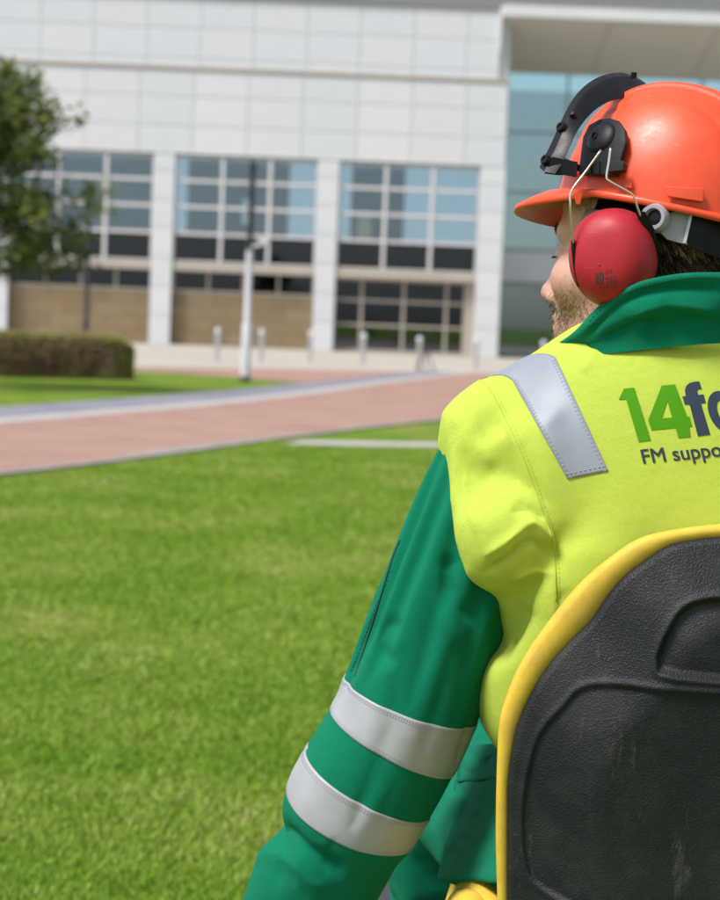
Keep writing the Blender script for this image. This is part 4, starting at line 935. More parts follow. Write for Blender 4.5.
# ---- printing on the back: outlines measured on the picture, laid on the cloth
def curve_mesh(loops=None, text=None, offset=0.0):
    if text is None:
        cu = bpy.data.curves.new('print', 'CURVE'); cu.dimensions = '2D'; cu.fill_mode = 'BOTH'
        for L in loops:
            s = cu.splines.new('POLY'); s.points.add(len(L)-1); s.use_cyclic_u = True
            for p, (x, y) in zip(s.points, L): p.co = (x, y, 0, 1)
    else:
        cu = bpy.data.curves.new('print', 'FONT'); cu.body = text; cu.offset = offset; cu.resolution_u = 6
    o = bpy.data.objects.new('print', cu); COL.objects.link(o); bpy.context.view_layer.update(); me = bpy.data.meshes.new_from_object(o.evaluated_get(bpy.context.evaluated_depsgraph_get()))
    bpy.data.objects.remove(o); bpy.data.curves.remove(cu); return me
def lay_print(name, me, to_px, m, parent, bvh, maxlen, off=.0007):
    bm = bmesh.new(); bm.from_mesh(me); bpy.data.meshes.remove(me)
    for v in bm.verts: x, y = to_px(v.co.x, v.co.y); v.co = (x, y, 0)
    bmesh.ops.triangulate(bm, faces=bm.faces[:])
    for _ in range(5):
        es = [e for e in bm.edges if e.calc_length() > maxlen]
        if not es: break
        bmesh.ops.subdivide_edges(bm, edges=es, cuts=1, use_grid_fill=False); bmesh.ops.triangulate(bm, faces=[f for f in bm.faces if len(f.verts) > 3])
    bad = []
    for v in bm.verts:
        h, nn = cast(v.co.x, v.co.y, bvh)
        if h is None: bad.append(v)
        else: v.co = h+nn*off
    bmesh.ops.delete(bm, geom=bad, context='VERTS'); out = bpy.data.meshes.new(name); bm.to_mesh(out); bm.free(); return obj(name, out, m, parent)
M_pg = mat('print_green', (.055, .215, .004), .7, spec=.1); M_pn = mat('print_navy', (.028, .04, .06), .7, spec=.1)
Z = lambda L: [(600+x/5.625, 320+y/5.625) for x, y in L]
ident = lambda x, y: (x, y)
one = Z([(105, 449), (135, 387), (193, 381), (287, 678), (218, 687), (148, 447)])
four = [Z([(347, 370), (422, 363), (490, 545), (503, 543), (518, 598), (502, 601), (509, 658), (441, 664), (425, 606), (290, 620), (271, 565)]), Z([(379, 457), (405, 549), (347, 554)])]
eff = Z([(463, 431), (481, 429), (477, 395), (485, 370), (503, 355), (530, 348), (558, 346), (572, 389), (552, 391), (546, 400), (552, 422), (582, 419), (595, 466), (567, 470), (620, 645), (550, 654), (503, 475), (476, 477)])
sh_ = lambda cx_, cy_, rx, ry: [(600+(cx_+rx*math.cos(a)+.29*ry*math.sin(a))/5.625, 320+(cy_+ry*math.sin(a)-.07*rx*math.cos(a))/5.625) for a in np.arange(40)*2*math.pi/40]
oh = [sh_(695, 518, 84, 118), sh_(692, 516, 30, 62)]
lay_print('logo_digit', curve_mesh([one]), ident, M_pg, JACKET, BVJ, 3)
lay_print('logo_digit', curve_mesh(four), ident, M_pg, JACKET, BVJ, 3)
lay_print('logo_letter', curve_mesh([eff]), ident, M_pn, JACKET, BVJ, 3)
lay_print('logo_letter', curve_mesh(oh), ident, M_pn, JACKET, BVJ, 3)
def affine(me, org, wpx, shear=.29, rise=-.075, hk=1.0, wref=None):
    xs = [v.co.x for v in me.vertices]; x0, x1 = min(xs), max(xs); k = wpx/((x1-x0) if wref is None else wref)
    return lambda x, y: (org[0]+(x-x0)*k-y*k*hk*shear, org[1]+(x-x0)*k*rise-y*k*hk)
me_ = curve_mesh(text='rty', offset=.03); lay_print('logo_letter', me_, affine(me_, (741, 430), 62), M_pn, JACKET, BVJ, 6)
m0 = curve_mesh(text='FM suppo'); xs = [v.co.x for v in m0.vertices]; wr = max(xs)-min(xs); bpy.data.meshes.remove(m0)
me_ = curve_mesh(text='FM support services', offset=0.0); STRAP = lay_print('strapline', me_, affine(me_, (643.5, 463.8), 78.5, .25, -.098, 1.0, wr), M_pn, JACKET, BVJ, 3)
me_ = curve_mesh(text='FM support services'); lay_print('strapline_weight', me_, affine(me_, (644.1, 463.5), 78.5, .25, -.098, 1.0, wr), M_pn, STRAP, BVJ, 3, .0009)

# ---- seams: stitch rows and an edge laid on the cloth
def seam(pts, bvh, m, parent, r=.0007, dash=None, off=.0006, name='seam'):
    L_ = catmull(np.array(pts, float), 8); L_ = resample(L_, max(12, int(np.linalg.norm(np.diff(L_, axis=0), axis=1).sum()/1.5))); P = []
    for x, y in L_:
        h, nn = cast(x, y, bvh)
        if h is not None: P.append(np.array(h)+np.array(nn)*off)
    mb = MB()
    if len(P) < 4: return None
    if dash is None: mb.tube(P, r, 6)
    else:
        for e in range(0, len(P)-2, 3): mb.tube([P[e], P[e+1], P[e+1]*.5+P[e+2]*.5], r, 4, False)
    o = mb.build(name, m, parent, smooth=True)
    if dash: tag(o, kind='stuff')
    return o
M_yth = mat('yellow_thread', (.36, .42, .03), .7); M_gth = mat('green_thread', (.0, .075, .045), .8); M_zip = mat('dark_zip', (.004, .03, .022), .7)
SY = [(488, 386), (503, 415), (522, 455), (540, 505), (553, 545), (556, 600)]
seam(SY, BVJ, M_yth, JACKET, .0008, None, .0002); seam([(x+4, y-1) for x, y in SY], BVJ, M_yth, JACKET, .0004, True, .0004)
seam([(606, 345), (660, 340), (720, 335)], BVJ, M_yth, JACKET, .0004, True, .0004)
BVS = BVHTree.FromPolygons(Vs.tolist(), Fs.tolist()); BVL = BVHTree.FromPolygons(Vc.tolist(), Fc.tolist())
seam([(400, 540), (391, 563), (379, 602), (367, 640), (355, 676)], BVS, M_zip, SLEEVE, .0011, None, .0002, 'zip')
seam([(395, 548), (387, 580), (376, 606), (363, 642), (351, 672)], BVS, M_gth, SLEEVE, .0004, True)
seam([(590, 321), (612, 300), (642, 286.5), (690, 277.5), (722, 277.5)], BVL, M_gth, JACKET, .0004, True)
# ---- trousers and boots
kneeL, ankL = np.array([.15, 2.56, .87]), np.array([.14, 2.70, .46]); kneeR, ankR = np.array([.66, 2.58, .87]), np.array([.68, 2.70, .46])
hL, hR = np.array([.265, 2.08, .875]), np.array([.535, 2.08, .875])
def trouser_sdf(P):
    d = ell(P, (.40, 2.05, .87), (.215, .15, .125))
    for h, k, a in ((hL, kneeL, ankL), (hR, kneeR, ankR)):
        t = smin(cone(P, h, k, .102, .082), cone(P, k, a, .080, .062), .03); d = smin(d, t, .04)
    return smax(d, .45-P[:, 2], .004)
Vt_, Ft_ = surface_nets(trouser_sdf, (.0, 1.86, .43), (.82, 2.80, 1.02), .0125, 2); Nt_ = normals(Vt_, Ft_)
Vt_ = Vt_+Nt_*(.003*fbm(Vt_*np.array([13, 8, 13]), 2))[:, None]; Vt_ = cloth_relax(Vt_, Ft_, np.where((Vt_[:, 2] < .5) | (Vt_[:, 1] < 1.95), 1.0, .015), frames=11, grow=.05, bend=4.0, grav=.2); Vt_, Ft_ = subdivide(Vt_, Ft_); Nt_ = normals(Vt_, Ft_)
Vt_ = folds(Vt_, Nt_, [([(430, 880), (460, 870), (497, 890)], 8, -4)])
TROUSERS = world_obj('trousers', Vt_, Ft_, M_grn, PERSON)
BVT = BVHTree.FromPolygons(Vt_.tolist(), Ft_.tolist())
def plate(name, pts, bvh, m, parent, off, thick, maxlen=6, bev=0.0):
    o = lay_print(name, curve_mesh([pts]), ident, m, parent, bvh, maxlen, off)
    md = o.modifiers.new('thickness', 'SOLIDIFY'); md.thickness = thick; md.offset = -1
    if bev: b = o.modifiers.new('bevel', 'BEVEL'); b.width = bev; b.segments = 2; b.limit_method = 'ANGLE'; b.angle_limit = rad(40)
    return o
hits = np.array([[x, y, cast(x, y, BVT)[0][1]] for x in range(440, 516, 6) for y in range(760, 890, 8) if cast(x, y, BVT)[0] is not None])
co_ = np.linalg.lstsq(np.c_[hits[:, :2], np.ones(len(hits))], hits[:, 2], rcond=None)[0]; near_ = np.percentile(hits[:, 2]-hits[:, :2]@co_[:2]-co_[2], 15)
def pocket(name, quad, off, m, n=34, bulge=.012):
    """a padded cloth panel on the thigh: corners in order top-left, top-right, bottom-right, bottom-left"""
    s_, t_ = np.meshgrid(np.linspace(0, 1, n), np.linspace(0, 1, n)); q = np.array(quad, float)
    p = (q[0]*((1-s_)*(1-t_))[..., None]+q[1]*(s_*(1-t_))[..., None]+q[2]*(s_*t_)[..., None]+q[3]*((1-s_)*t_)[..., None]).reshape(-1, 2); s1, t1 = s_.ravel(), t_.ravel()
    Y = p@co_[:2]+co_[2]+near_-off-bulge*(np.sin(s1*math.pi)*np.sin(t1*math.pi))**.35; W = J(p[:, 0], p[:, 1], Y)
    W[:, 1] += .012*fbm(np.c_[p*.05, np.zeros(len(p))]+7, 3)+.010*(1-np.abs(perlin(np.c_[p@np.array([[.05, .02], [-.03, .035]]), np.zeros(len(p))]+3))*2.6).clip(0, 1)**2*np.sin(t1*math.pi)+.005*np.sin((p[:, 0]*.8+p[:, 1]*.35)*.22)*np.sin(t1*math.pi)
    F_ = (lambda i, j: np.stack([i*n+j, i*n+j+1, (i+1)*n+j+1, (i+1)*n+j], -1).reshape(-1, 4))(*np.meshgrid(np.arange(n-1), np.arange(n-1), indexing='ij'))
    if normals(W, F_)[n*n//2][1] > 0: F_ = F_[:, ::-1]
    o = world_obj(name, W, F_, m, TROUSERS); md = o.modifiers.new('thickness', 'SOLIDIFY'); md.thickness = .03; md.offset = -1; return o
pocket('cargo_pocket', [(461, 752), (525, 750), (525, 884), (437, 880)], .004, M_grn)
pocket('pocket_flap', [(463, 744), (526, 742), (526, 778), (457, 782)], .013, M_grn, 24, .006)
M_boot = mat('black_boot', (.025, .022, .02), .55, var=.3, vscale=20)
for a in (ankL, ankR):
    mb = MB(); R = []
    for z, y0, y1, hw_ in ((.355, -.085, .20, .048), (.375, -.085, .205, .05), (.40, -.08, .20, .048), (.43, -.075, .16, .047), (.46, -.065, .08, .047), (.52, -.06, .06, .05), (.56, -.06, .06, .052)):
        th = np.arange(20)*2*math.pi/20; R.append(np.c_[a[0]+hw_*np.cos(th), a[1]+(y0+y1)/2+(y1-y0)/2*np.sin(th), np.full(20, z)])
    mb.rings(R).build('boot', M_boot, PERSON, angle=50)

# ================================================================== SAFETY HELMET
KF = frame(32, 9.0, 6.5); K0 = J(662, 215, 2.055)
def kw(p): return K0+np.asarray(p, float)@KF
HEL = tag(empty('safety_helmet', tuple(K0)), 'orange safety helmet with red ear defenders and raised black visor carrier', 'helmet')
M_org = mat('orange_plastic', (.66, .068, .019), .40, var=.08, vscale=12, spec=.38, rvar=.12, scuff=(.80, .22, .12), bump=.05, bscale=300, bdist=.0004, **{'Subsurface Weight': .12, 'Subsurface Radius': (.01, .003, .001), 'Coat Weight': .04, 'Coat Roughness': .35})
M_blk = mat('black_plastic', (.008, .008, .009), .45, rvar=.12, var=.3, vscale=30, bump=.15, bscale=500, bdist=.0003, spec=.2)
M_gry = mat('grey_translucent_plastic', (.38, .37, .40), .4, **{'Transmission Weight': .15})
M_red_c = mat('red_plastic_cup', (.36, .012, .022), .50, var=.14, vscale=25, spec=.32, rvar=.1, scuff=(.45, .06, .06), bump=.12, bscale=450, bdist=.0003)
M_wire = mat('steel_wire', (.62, .58, .50), .28, 1.0)
nth = 220; TH = np.arange(nth)*2*math.pi/nth
def plan(th, e=0.0):
    c, s = np.cos(th), np.sin(th); a = np.where(c > 0, .123, .134)+e; return np.stack([a*c, (.105+e)*s], -1)
def peak(th): return np.clip((np.cos(th)-.30)/.70, 0, 1)**.75
rows = []; Hh = .143
for i, s in enumerate(np.linspace(0, 1, 70)):
    ph_ = s*math.pi/2; r = math.cos(ph_)**.86 if s < 1 else 0.004; z = Hh*math.sin(ph_)**.95
    p2 = plan(TH)*max(r, .004); l_ = np.abs(p2[:, 1]); f_ = p2[:, 0]
    band = 1/(1+np.exp((l_-.034)/.0013)); fade = np.clip((z-.045)/.03, 0, 1)*np.clip((z-.03)/.06, 0, 1); groove = np.exp(-((l_-.062)/.004)**2)*np.clip((z-.05)/.03, 0, 1)*np.clip((.128-z)/.03, 0, 1)
    lift = .0060*band*fade-.0026*groove
    nr = np.c_[p2[:, 0]/.128**2, p2[:, 1]/.109**2, np.full(nth, z/Hh**2)]; nr /= np.linalg.norm(nr, axis=1)[:, None]
    rows.append(np.c_[p2, np.full(nth, z)]+nr*lift[:, None])
inner = [r*np.array([.975, .975, .985]) for r in rows]
pk_ = peak(TH); outer = []
for e, dz in ((0, .0), (.35, .0008), (.7, .0), (1.0, -.0012)):
    ext = .0085+.041*pk_; p2 = plan(TH)+(ext*e)[:, None]*np.stack([np.cos(TH)*(1+.0*pk_), np.sin(TH)*(1-.25*pk_)], -1)
    outer.append(np.c_[p2, -(.001+.027*pk_)*e**1.3+dz+.0028])
lipb = outer[-1]+np.array([0, 0, -.0062]); lipb2 = outer[-1]*np.array([.985, .985, 1])+np.array([0, 0, -.0066]); under = outer[-2]+np.array([0, 0, -.0042]); under0 = inner[0]+np.array([0, 0, -.004])
allr = rows[::-1]+outer[1:]+[outer[-1]+np.array([0, 0, -.0022]), lipb, lipb2, under, under0]+inner[1:]
V = kw(np.concatenate(allr)); F = grid_faces(len(allr), nth)
if normals(V, F)[20*nth+5]@(V[20*nth+5]-K0) < 0: F = F[:, ::-1]
world_obj('shell', V, F, M_org, HEL); BVK = BVHTree.FromPolygons(V.tolist(), F.tolist())
Zb = lambda L: [(520+x/4.5, 60+y/4.5) for x, y in L]; Za = lambda L: [(530+x/3.789, 100+y/3.789) for x, y in L]
plate('accessory_slot', [(667, 188), (703, 190), (702, 203), (668, 198)], BVK, M_org, HEL, .0035, .006, 5, .001)
plate('accessory_slot', [(627, 184), (634, 184), (634, 190), (627, 189)], BVK, M_org, HEL, .003, .005, 4, .001)
plate('front_boss', [(547, 183), (556, 181), (556, 190), (546, 192)], BVK, M_org, HEL, .004, .006, 4, .001)
tb_ = [J(x, y, 1.952) for x, y in ((573.5, 193), (582.5, 192.5), (580, 204), (576.5, 204))]; MB().add(np.concatenate([tb_, np.array(tb_)+[0, .004, 0]]), [(0, 1, 2, 3), (4, 5, 6, 7)[::-1], (0, 1, 5, 4), (1, 2, 6, 5), (2, 3, 7, 6), (3, 0, 4, 7)]).build('tab', M_org, HEL)
# ear-defender mount
mount = plate('mount_plate', Zb([(300, 530), (310, 440), (320, 372), (345, 322), (388, 298), (430, 292), (470, 305), (494, 340), (498, 392), (480, 452), (458, 535)]), BVK, M_blk, HEL, .006, .007, 5, .0012)
def disc_on(px, py, bvh, prof, name, m, parent, n=32, off=0.0, sx=1.0):
    h, nn = cast(px, py, bvh); h, nn = np.array(h), np.array(nn); a = np.cross(nn, [0, 0, 1.]); a /= np.linalg.norm(a); b = np.cross(nn, a); th = np.arange(n)*2*math.pi/n
    R = [h+nn*(z+off)+r*(sx*np.cos(th)[:, None]*a+np.sin(th)[:, None]*b) for r, z in prof]; return MB().rings(R).build(name, m, parent, angle=45)
disc_on(607.5, 143, BVK, [(.0195, .002), (.0195, .010), (.0184, .0132), (.0145, .0157), (.008, .0173), (.001, .0178)], 'pivot_cap', M_blk, HEL)
disc_on(604.5, 143.5, BVK, [(.0045, .014), (.0045, .0188), (.0030, .0188), (.0026, .0170)], 'screw', M_blk, HEL, 16)
disc_on(607, 152, BVK, [(.0165, .008), (.0165, .0108), (.0150, .0108), (.0148, .0098)], 'pivot_ring', M_blk, HEL)
for x, y in ((592, 162), (617, 161)): disc_on(x, y, BVK, [(.0028, .008), (.0028, .0105), (.0015, .0105)], 'screw', M_blk, HEL, 12)
for L_ in ([(596, 167), (599, 166.5), (599, 177), (596, 177)], [(605, 166), (607, 166), (607, 177.5), (605, 177.5)], [(611, 165), (614, 165), (613, 177.5), (610.5, 177.5)]): plate('mount_rib', L_, BVK, M_blk, HEL, .0112, .004, 6)
plate('side_clip', Zb([(432, 486), (498, 483), (502, 492), (498, 522), (434, 530)]), BVK, M_blk, HEL, .012, .010, 6, .001)
for y_ in (493, 507): plate('clip_rib', Zb([(442, y_), (486, y_-2), (486, y_+4), (442, y_+6)]), BVK, M_blk, HEL, .0138, .003, 6)
# raised visor carrier: a curved strap from the near side over the front to the far side
O = Zb([(106, 502), (130, 452), (160, 392), (200, 302), (245, 212), (290, 152), (350, 104), (420, 77), (490, 73), (550, 96), (600, 130), (650, 175)])
I_ = Zb([(158, 512), (190, 462), (225, 392), (255, 325), (300, 262), (352, 214), (410, 184), (465, 174), (520, 176), (565, 190), (600, 205), (640, 225)])
yo = np.interp(np.linspace(0, 1, 12), [0, .25, .5, .75, 1], [1.948, 1.965, 2.02, 2.09, 2.15]); Ow = catmull(J(*np.array(O).T, yo), 6); Iw = catmull(J(*np.array(I_).T, yo-.004), 6)
dd = np.array([-.004, .014, .006]); e = (Iw-Ow)*.06
R = np.stack([Ow+e, Ow+e*.2+dd*.12, Ow+dd*.9, Ow+dd+e, Iw+dd, Iw+dd*.5, Iw, Iw-e], 1); mb = MB().rings(R); VIS = mb.build('visor_carrier', M_blk, HEL, angle=40)
BVV = BVHTree.FromPolygons(np.concatenate(mb.v).tolist(), mb.f)
for (x, y) in ((120, 452), (190, 305)):
    c = J(*Zb([(x, y)])[0], 1.955 if x < 150 else 1.972); ax_ = np.array([-.72, -.55, .35]); ax_ /= np.linalg.norm(ax_); a = np.cross(ax_, [0, 0, 1.]); a /= np.linalg.norm(a); b = np.cross(ax_, a); th = np.arange(14)*2*math.pi/14
    MB().rings([c+ax_*z+r*(np.cos(th)[:, None]*a+np.sin(th)[:, None]*b) for r, z in ((.0058, -.008), (.0058, .0035), (.0050, .0045), (.0030, .0045), (.0024, .0030))]).build('bolt', M_blk, VIS, angle=40)
for (x, y, Y) in ((236, 245, 1.98), (512, 67, 2.06)):
    c = J(*Zb([(x, y)])[0], Y); th = np.arange(12)*2*math.pi/12; ax_ = np.array([-.5, -.6, .6]) if x < 300 else np.array([0, -.2, 1.]); ax_ /= np.linalg.norm(ax_); a = np.cross(ax_, [1., 0, 0]); a /= np.linalg.norm(a); b = np.cross(ax_, a)
    MB().rings([c+ax_*z+r*(np.cos(th)[:, None]*a+np.sin(th)[:, None]*b) for r, z in ((.0035, -.004), (.0035, .0025), (.0028, .003), (.0012, .003))]).build('rivet', M_blk, VIS, angle=40)
arm = plate('carrier_arm', Zb([(160, 512), (178, 455), (205, 450), (240, 456), (275, 474), (304, 490), (300, 515), (250, 527), (210, 512)]), BVK, M_blk, HEL, .011, .007, 6, .001) if cast(570, 168, BVK)[0] is not None else None
a0 = J(*Zb([(150, 500)])[0], 1.950); mb = MB(); 
def slab(P4, Y4, th, name, m, parent, bev=.0):
    P = np.array([J(x, y, Y) for (x, y), Y in zip(P4, Y4)]); n = len(P); mb = MB().add(np.concatenate([P, P+np.array([0, th, 0])]), [tuple(range(n)), tuple(range(2*n-1, n-1, -1))]+[(i, (i+1) % n, n+(i+1) % n, n+i) for i in range(n)])
    o = mb.build(name, m, parent)
    if bev: b = o.modifiers.new('bevel', 'BEVEL'); b.width = bev; b.segments = 2
    return o
slab(Zb([(118, 505), (150, 440), (200, 452), (255, 462), (250, 520), (205, 512), (170, 512)]), [1.950, 1.950, 1.949, 1.948, 1.948, 1.949, 1.950], .007, 'carrier_arm', M_blk, HEL, .001)
# wires and yokes
mb = MB(); w1 = [(601, 150, 1.926), (586, 171, 1.926), (571.5, 191, 1.923), (570.2, 205, 1.922), (571.5, 225, 1.925), (573.5, 243, 1.928)]; w2 = [(610.5, 148, 1.926), (608.5, 163, 1.924), (606.5, 177, 1.922), (611, 182, 1.920), (629, 192, 1.915), (634, 197, 1.914), (637, 206, 1.915), (640.5, 216, 1.918)]
for w_ in (w1, w2): mb = MB().tube(catmull(J(*np.array(w_).T), 5), .00125, 8); mb.build('wire', M_wire, HEL, smooth=True)
yk = catmull(J(*np.array([(573, 240, 1.930), (573.5, 252, 1.930), (576, 272, 1.934), (579, 286, 1.94)]).T), 5); MB().tube(yk, [.0022]*len(yk), 8).build('yoke', M_blk, HEL, smooth=True)
slab([(638, 213), (644, 212.5), (653, 229), (658.5, 250), (660, 268), (656.5, 268), (653, 250), (645, 230)], [1.918, 1.918, 1.924, 1.932, 1.942, 1.942, 1.932, 1.924], .006, 'yoke', M_blk, HEL, .0012)
# ear cup
MF = frame(20, -7, 3); M0 = J(613.5, 256.5, 1.952); n = 96; th = np.arange(n)*2*math.pi/n
ox = .0475*np.sign(np.cos(th))*np.abs(np.cos(th))**.93; ou = np.where(np.sin(th) > 0, .0515, .0560)*np.sign(np.sin(th))*np.abs(np.sin(th))**.93
ox = ox*(1-.10*np.clip(-np.sin(th), 0, 1)**2); rows = []
for s in np.linspace(0, 1, 44):
    a = s*math.pi/2; rho = math.cos(a)**.60; dep = .044*math.sin(a)**.95; rows.append(np.c_[ox*max(rho, .002), np.full(n, dep), ou*max(rho, .002)])
V = M0+np.concatenate([np.c_[ox*.9, np.full(n, -.004), ou*.9], np.c_[ox, np.full(n, -.004), ou]]+rows)@MF; F = grid_faces(46, n)
if normals(V, F)[30*n]@(V[30*n]-M0) < 0: F = F[:, ::-1]
CUP = world_obj('ear_cup', V, F, M_red_c, HEL); BVC = BVHTree.FromPolygons(V.tolist(), F.tolist())
mb = MB(); mb.rings([M0+np.c_[ox*k, np.full(n, d), ou*k]@MF for k, d in ((.75, -.0045), (.95, -.0045), (.99, -.010), (.97, -.018), (.85, -.022), (.7, -.020))]); mb.build('ear_cushion', M_blk, CUP, smooth=True)
M_ink = mat('black_ink', (.045, .02, .025), .6)
disc_on(599.3, 264.7, BVC, [(.0013, 0), (.0013, .0006), (.0003, .0009)], 'mould_mark', M_red_c, CUP, 10)
def cup_text(t, x, y, wpx, off=.0):
    m_ = curve_mesh(text=t, offset=off); lay_print('print', m_, affine(m_, (x, y), wpx, -.05, -.17), M_ink, CUP, BVC, 6, .0004)
lay_print('print', curve_mesh([[(595.3, 274), (598, 272.6), (598.2, 282.2), (595.4, 283.2)], [(599, 272.6), (602, 271.9), (603.6, 274), (603.4, 280), (601.5, 282.6), (599, 283)], [(600.3, 275), (601.6, 274.6), (601.8, 280), (600.4, 280.6)]]), ident, M_ink, CUP, BVC, 4, .0004)
cup_text('C E', 605.2, 273.6, 6.4, .02)
for k in range(4):
    x0_, y0_ = (605.6 if k < 2 else 597.2)+.7*k, 277.6+3.3*k
    for q in range(3 if k < 2 else 5):
        a = x0_+q*3.8; b = a+2.6; yy = y0_-(q*3.8)*.17; lay_print('print', curve_mesh([[(a, yy), (b, yy-.45), (b+.1, yy+.75), (a+.1, yy+1.2)]]), ident, M_ink, CUP, BVC, 4, .0004)
# far-side ear cup, so the helmet is whole
V2 = (V-K0)@KF.T; V2[:, 1] *= -1; world_obj('ear_cup', kw(V2), F[:, ::-1], M_red_c, HEL)
# head band, ratchet, nape strap
R = []
for z in (-.031, -.008):
    for k in (1.0, .965): pass
hb = []
for k, z in ((1.0, -.034), (1.0, -.004), (.965, -.004), (.965, -.034), (1.0, -.034)): p2 = plan(TH)*np.array([.83, .83])*k+np.array([-.004, 0]); hb.append(kw(np.c_[p2, np.full(nth, z)]))
F = grid_faces(5, nth); world_obj('head_band', np.concatenate(hb), F, M_blk, HEL)
wb = []
for k, z in ((1.02, -.030), (1.02, -.016), (.99, -.016), (.99, -.030), (1.02, -.030)): p2 = plan(TH)*.84*k+np.array([-.004, 0]); wb.append(kw(np.c_[p2, np.full(nth, z)]))
world_obj('cradle_band', np.concatenate(wb), F, M_gry, HEL)
kc = J(655, 218, 1.946); ax_ = HF[1]; a = HF[0]; b = HF[2]; th = np.arange(36)*2*math.pi/36
MB().rings([kc+ax_*z+r*(np.cos(th)[:, None]*a+np.sin(th)[:, None]*b) for r, z in ((.0085, -.004), (.0085, .004), (.0100, .007), (.0135, .007), (.0155, .004), (.0155, -.006))]).build('ratchet_ring', mat('pale_grey_plastic', (.27, .26, .28), .4), HEL, angle=40)
MB().rings([kc+ax_*z+r*(np.cos(th)[:, None]*a+np.sin(th)[:, None]*b) for r, z in ((.0084, -.006), (.0084, .001), (.005, .002), (.001, .002))]).build('ratchet_core', M_blk, HEL, angle=40)
slab([(664, 217), (676, 212), (691, 212), (686, 243), (668, 238), (662, 232)], [1.950]*6, .006, 'adjuster', M_gry, HEL, .0015)
def strip3(T, B, th, name, m, parent):
    T, B = catmull(J(*np.array(T).T), 6), catmull(J(*np.array(B).T), 6); d = np.array([.0, th, 0]); mb = MB().rings(np.stack([T, T*.5+B*.5+np.array([0, -.0015, 0]), B, B+d, T+d], 1)); return mb.build(name, m, parent, angle=50)
strip3([(690, 211, 1.950), (720, 217, 1.955), (760, 226, 1.99), (795, 236, 2.06), (800, 240, 2.12)], [(684, 244, 1.950), (716, 257, 1.955), (756, 268, 1.99), (790, 278, 2.06), (796, 282, 2.12)], .006, 'nape_strap', M_blk, HEL)
slab([(690, 213), (693, 213), (686, 243), (683, 243)], [1.946]*4, .006, 'adjuster_edge', mat('clear_edge', (.6, .6, .64), .25), HEL)

# ================================================================== RIDE-ON MOWER with its seat
MOW = tag(empty('ride_on_mower', (.41, 2.2, 0)), 'ride on mower with black shelled, yellow cushioned seat under the worker', 'mower')
def vinyl():
    m = bpy.data.materials.new('yellow_vinyl'); m.use_nodes = True; nt = m.node_tree; b = nt.nodes['Principled BSDF']; L = nt.links.new
    tc = N(nt, 'ShaderNodeTexCoord'); n1 = N(nt, 'ShaderNodeTexNoise', Scale=26.0, Detail=8.0, Roughness=.7); L(tc.outputs['Object'], n1.inputs['Vector'])
    r = N(nt, 'ShaderNodeValToRGB'); e = r.color_ramp.elements; e[0].position = .40; e[0].color = (.62, .41, .04, 1); e[1].position = .78; e[1].color = (.44, .28, .045, 1); L(n1.outputs[0], r.inputs[0]); L(r.outputs[0], b.inputs['Base Color'])
    b.inputs['Roughness'].default_value = .62; b.inputs['Specular IOR Level'].default_value = .3; n2 = N(nt, 'ShaderNodeTexNoise', Scale=420.0); L(tc.outputs['Object'], n2.inputs['Vector']); bp = N(nt, 'ShaderNodeBump', Strength=.25, Distance=.0006); L(n2.outputs[0], bp.inputs['Height']); L(bp.outputs[0], b.inputs['Normal']); return m
def shell_mat():
    m = bpy.data.materials.new('grained_black_shell'); m.use_nodes = True; nt = m.node_tree; b = nt.nodes['Principled BSDF']; L = nt.links.new
    tc = N(nt, 'ShaderNodeTexCoord'); n1 = N(nt, 'ShaderNodeTexNoise', Scale=9.0, Detail=9.0, Roughness=.72); L(tc.outputs['Object'], n1.inputs['Vector'])
    r = N(nt, 'ShaderNodeValToRGB'); e = r.color_ramp.elements; e[0].position = .46; e[0].color = (.010, .0105, .0125, 1); e[1].position = .80; e[1].color = (.032, .032, .032, 1); L(n1.outputs[0], r.inputs[0])
    mp = N(nt, 'ShaderNodeMapping'); mp.inputs['Rotation'].default_value = (0, .5, 0); mp.inputs['Scale'].default_value = (38, 10, 9); L(tc.outputs['Object'], mp.inputs[0])
    n4 = N(nt, 'ShaderNodeTexNoise', Scale=1.0, Detail=7.0, Roughness=.75); L(mp.outputs[0], n4.inputs['Vector']); r4 = N(nt, 'ShaderNodeMapRange'); r4.inputs[1].default_value = .58; r4.inputs[2].default_value = .78; L(n4.outputs[0], r4.inputs[0])
    mx = N(nt, 'ShaderNodeMix', data_type='RGBA'); mx.inputs[7].default_value = (.18, .155, .125, 1); m5 = N(nt, 'ShaderNodeMath', operation='MULTIPLY'); m5.inputs[1].default_value = .55; L(r4.outputs[0], m5.inputs[0]); L(m5.outputs[0], mx.inputs[0]); L(r.outputs[0], mx.inputs[6]); L(mx.outputs[2], b.inputs['Base Color'])
    b.inputs['Roughness'].default_value = .50; b.inputs['Specular IOR Level'].default_value = .24
    v = N(nt, 'ShaderNodeTexVoronoi', Scale=520.0); L(tc.outputs['Object'], v.inputs['Vector']); n2 = N(nt, 'ShaderNodeTexNoise', Scale=700.0, Detail=2.0); L(tc.outputs['Object'], n2.inputs['Vector'])
    ad = N(nt, 'ShaderNodeMath', operation='ADD'); L(v.outputs['Distance'], ad.inputs[0]); L(n2.outputs[0], ad.inputs[1]); bp = N(nt, 'ShaderNodeBump', Strength=.65, Distance=.0008); L(ad.outputs[0], bp.inputs['Height']); L(bp.outputs[0], b.inputs['Normal']); return m
M_vin, M_shell = vinyl(), shell_mat()
BO = [(765, 1000), (640, 1000), (560, 990), (518, 965), (508, 930), (507, 900), (507, 816), (507.6, 782), (512, 748), (518, 723), (531, 693), (550, 663.6), (571, 640), (591, 620), (604.7, 600), (621.6, 579), (643, 562), (668, 546), (693, 540), (720, 537), (765, 534)]
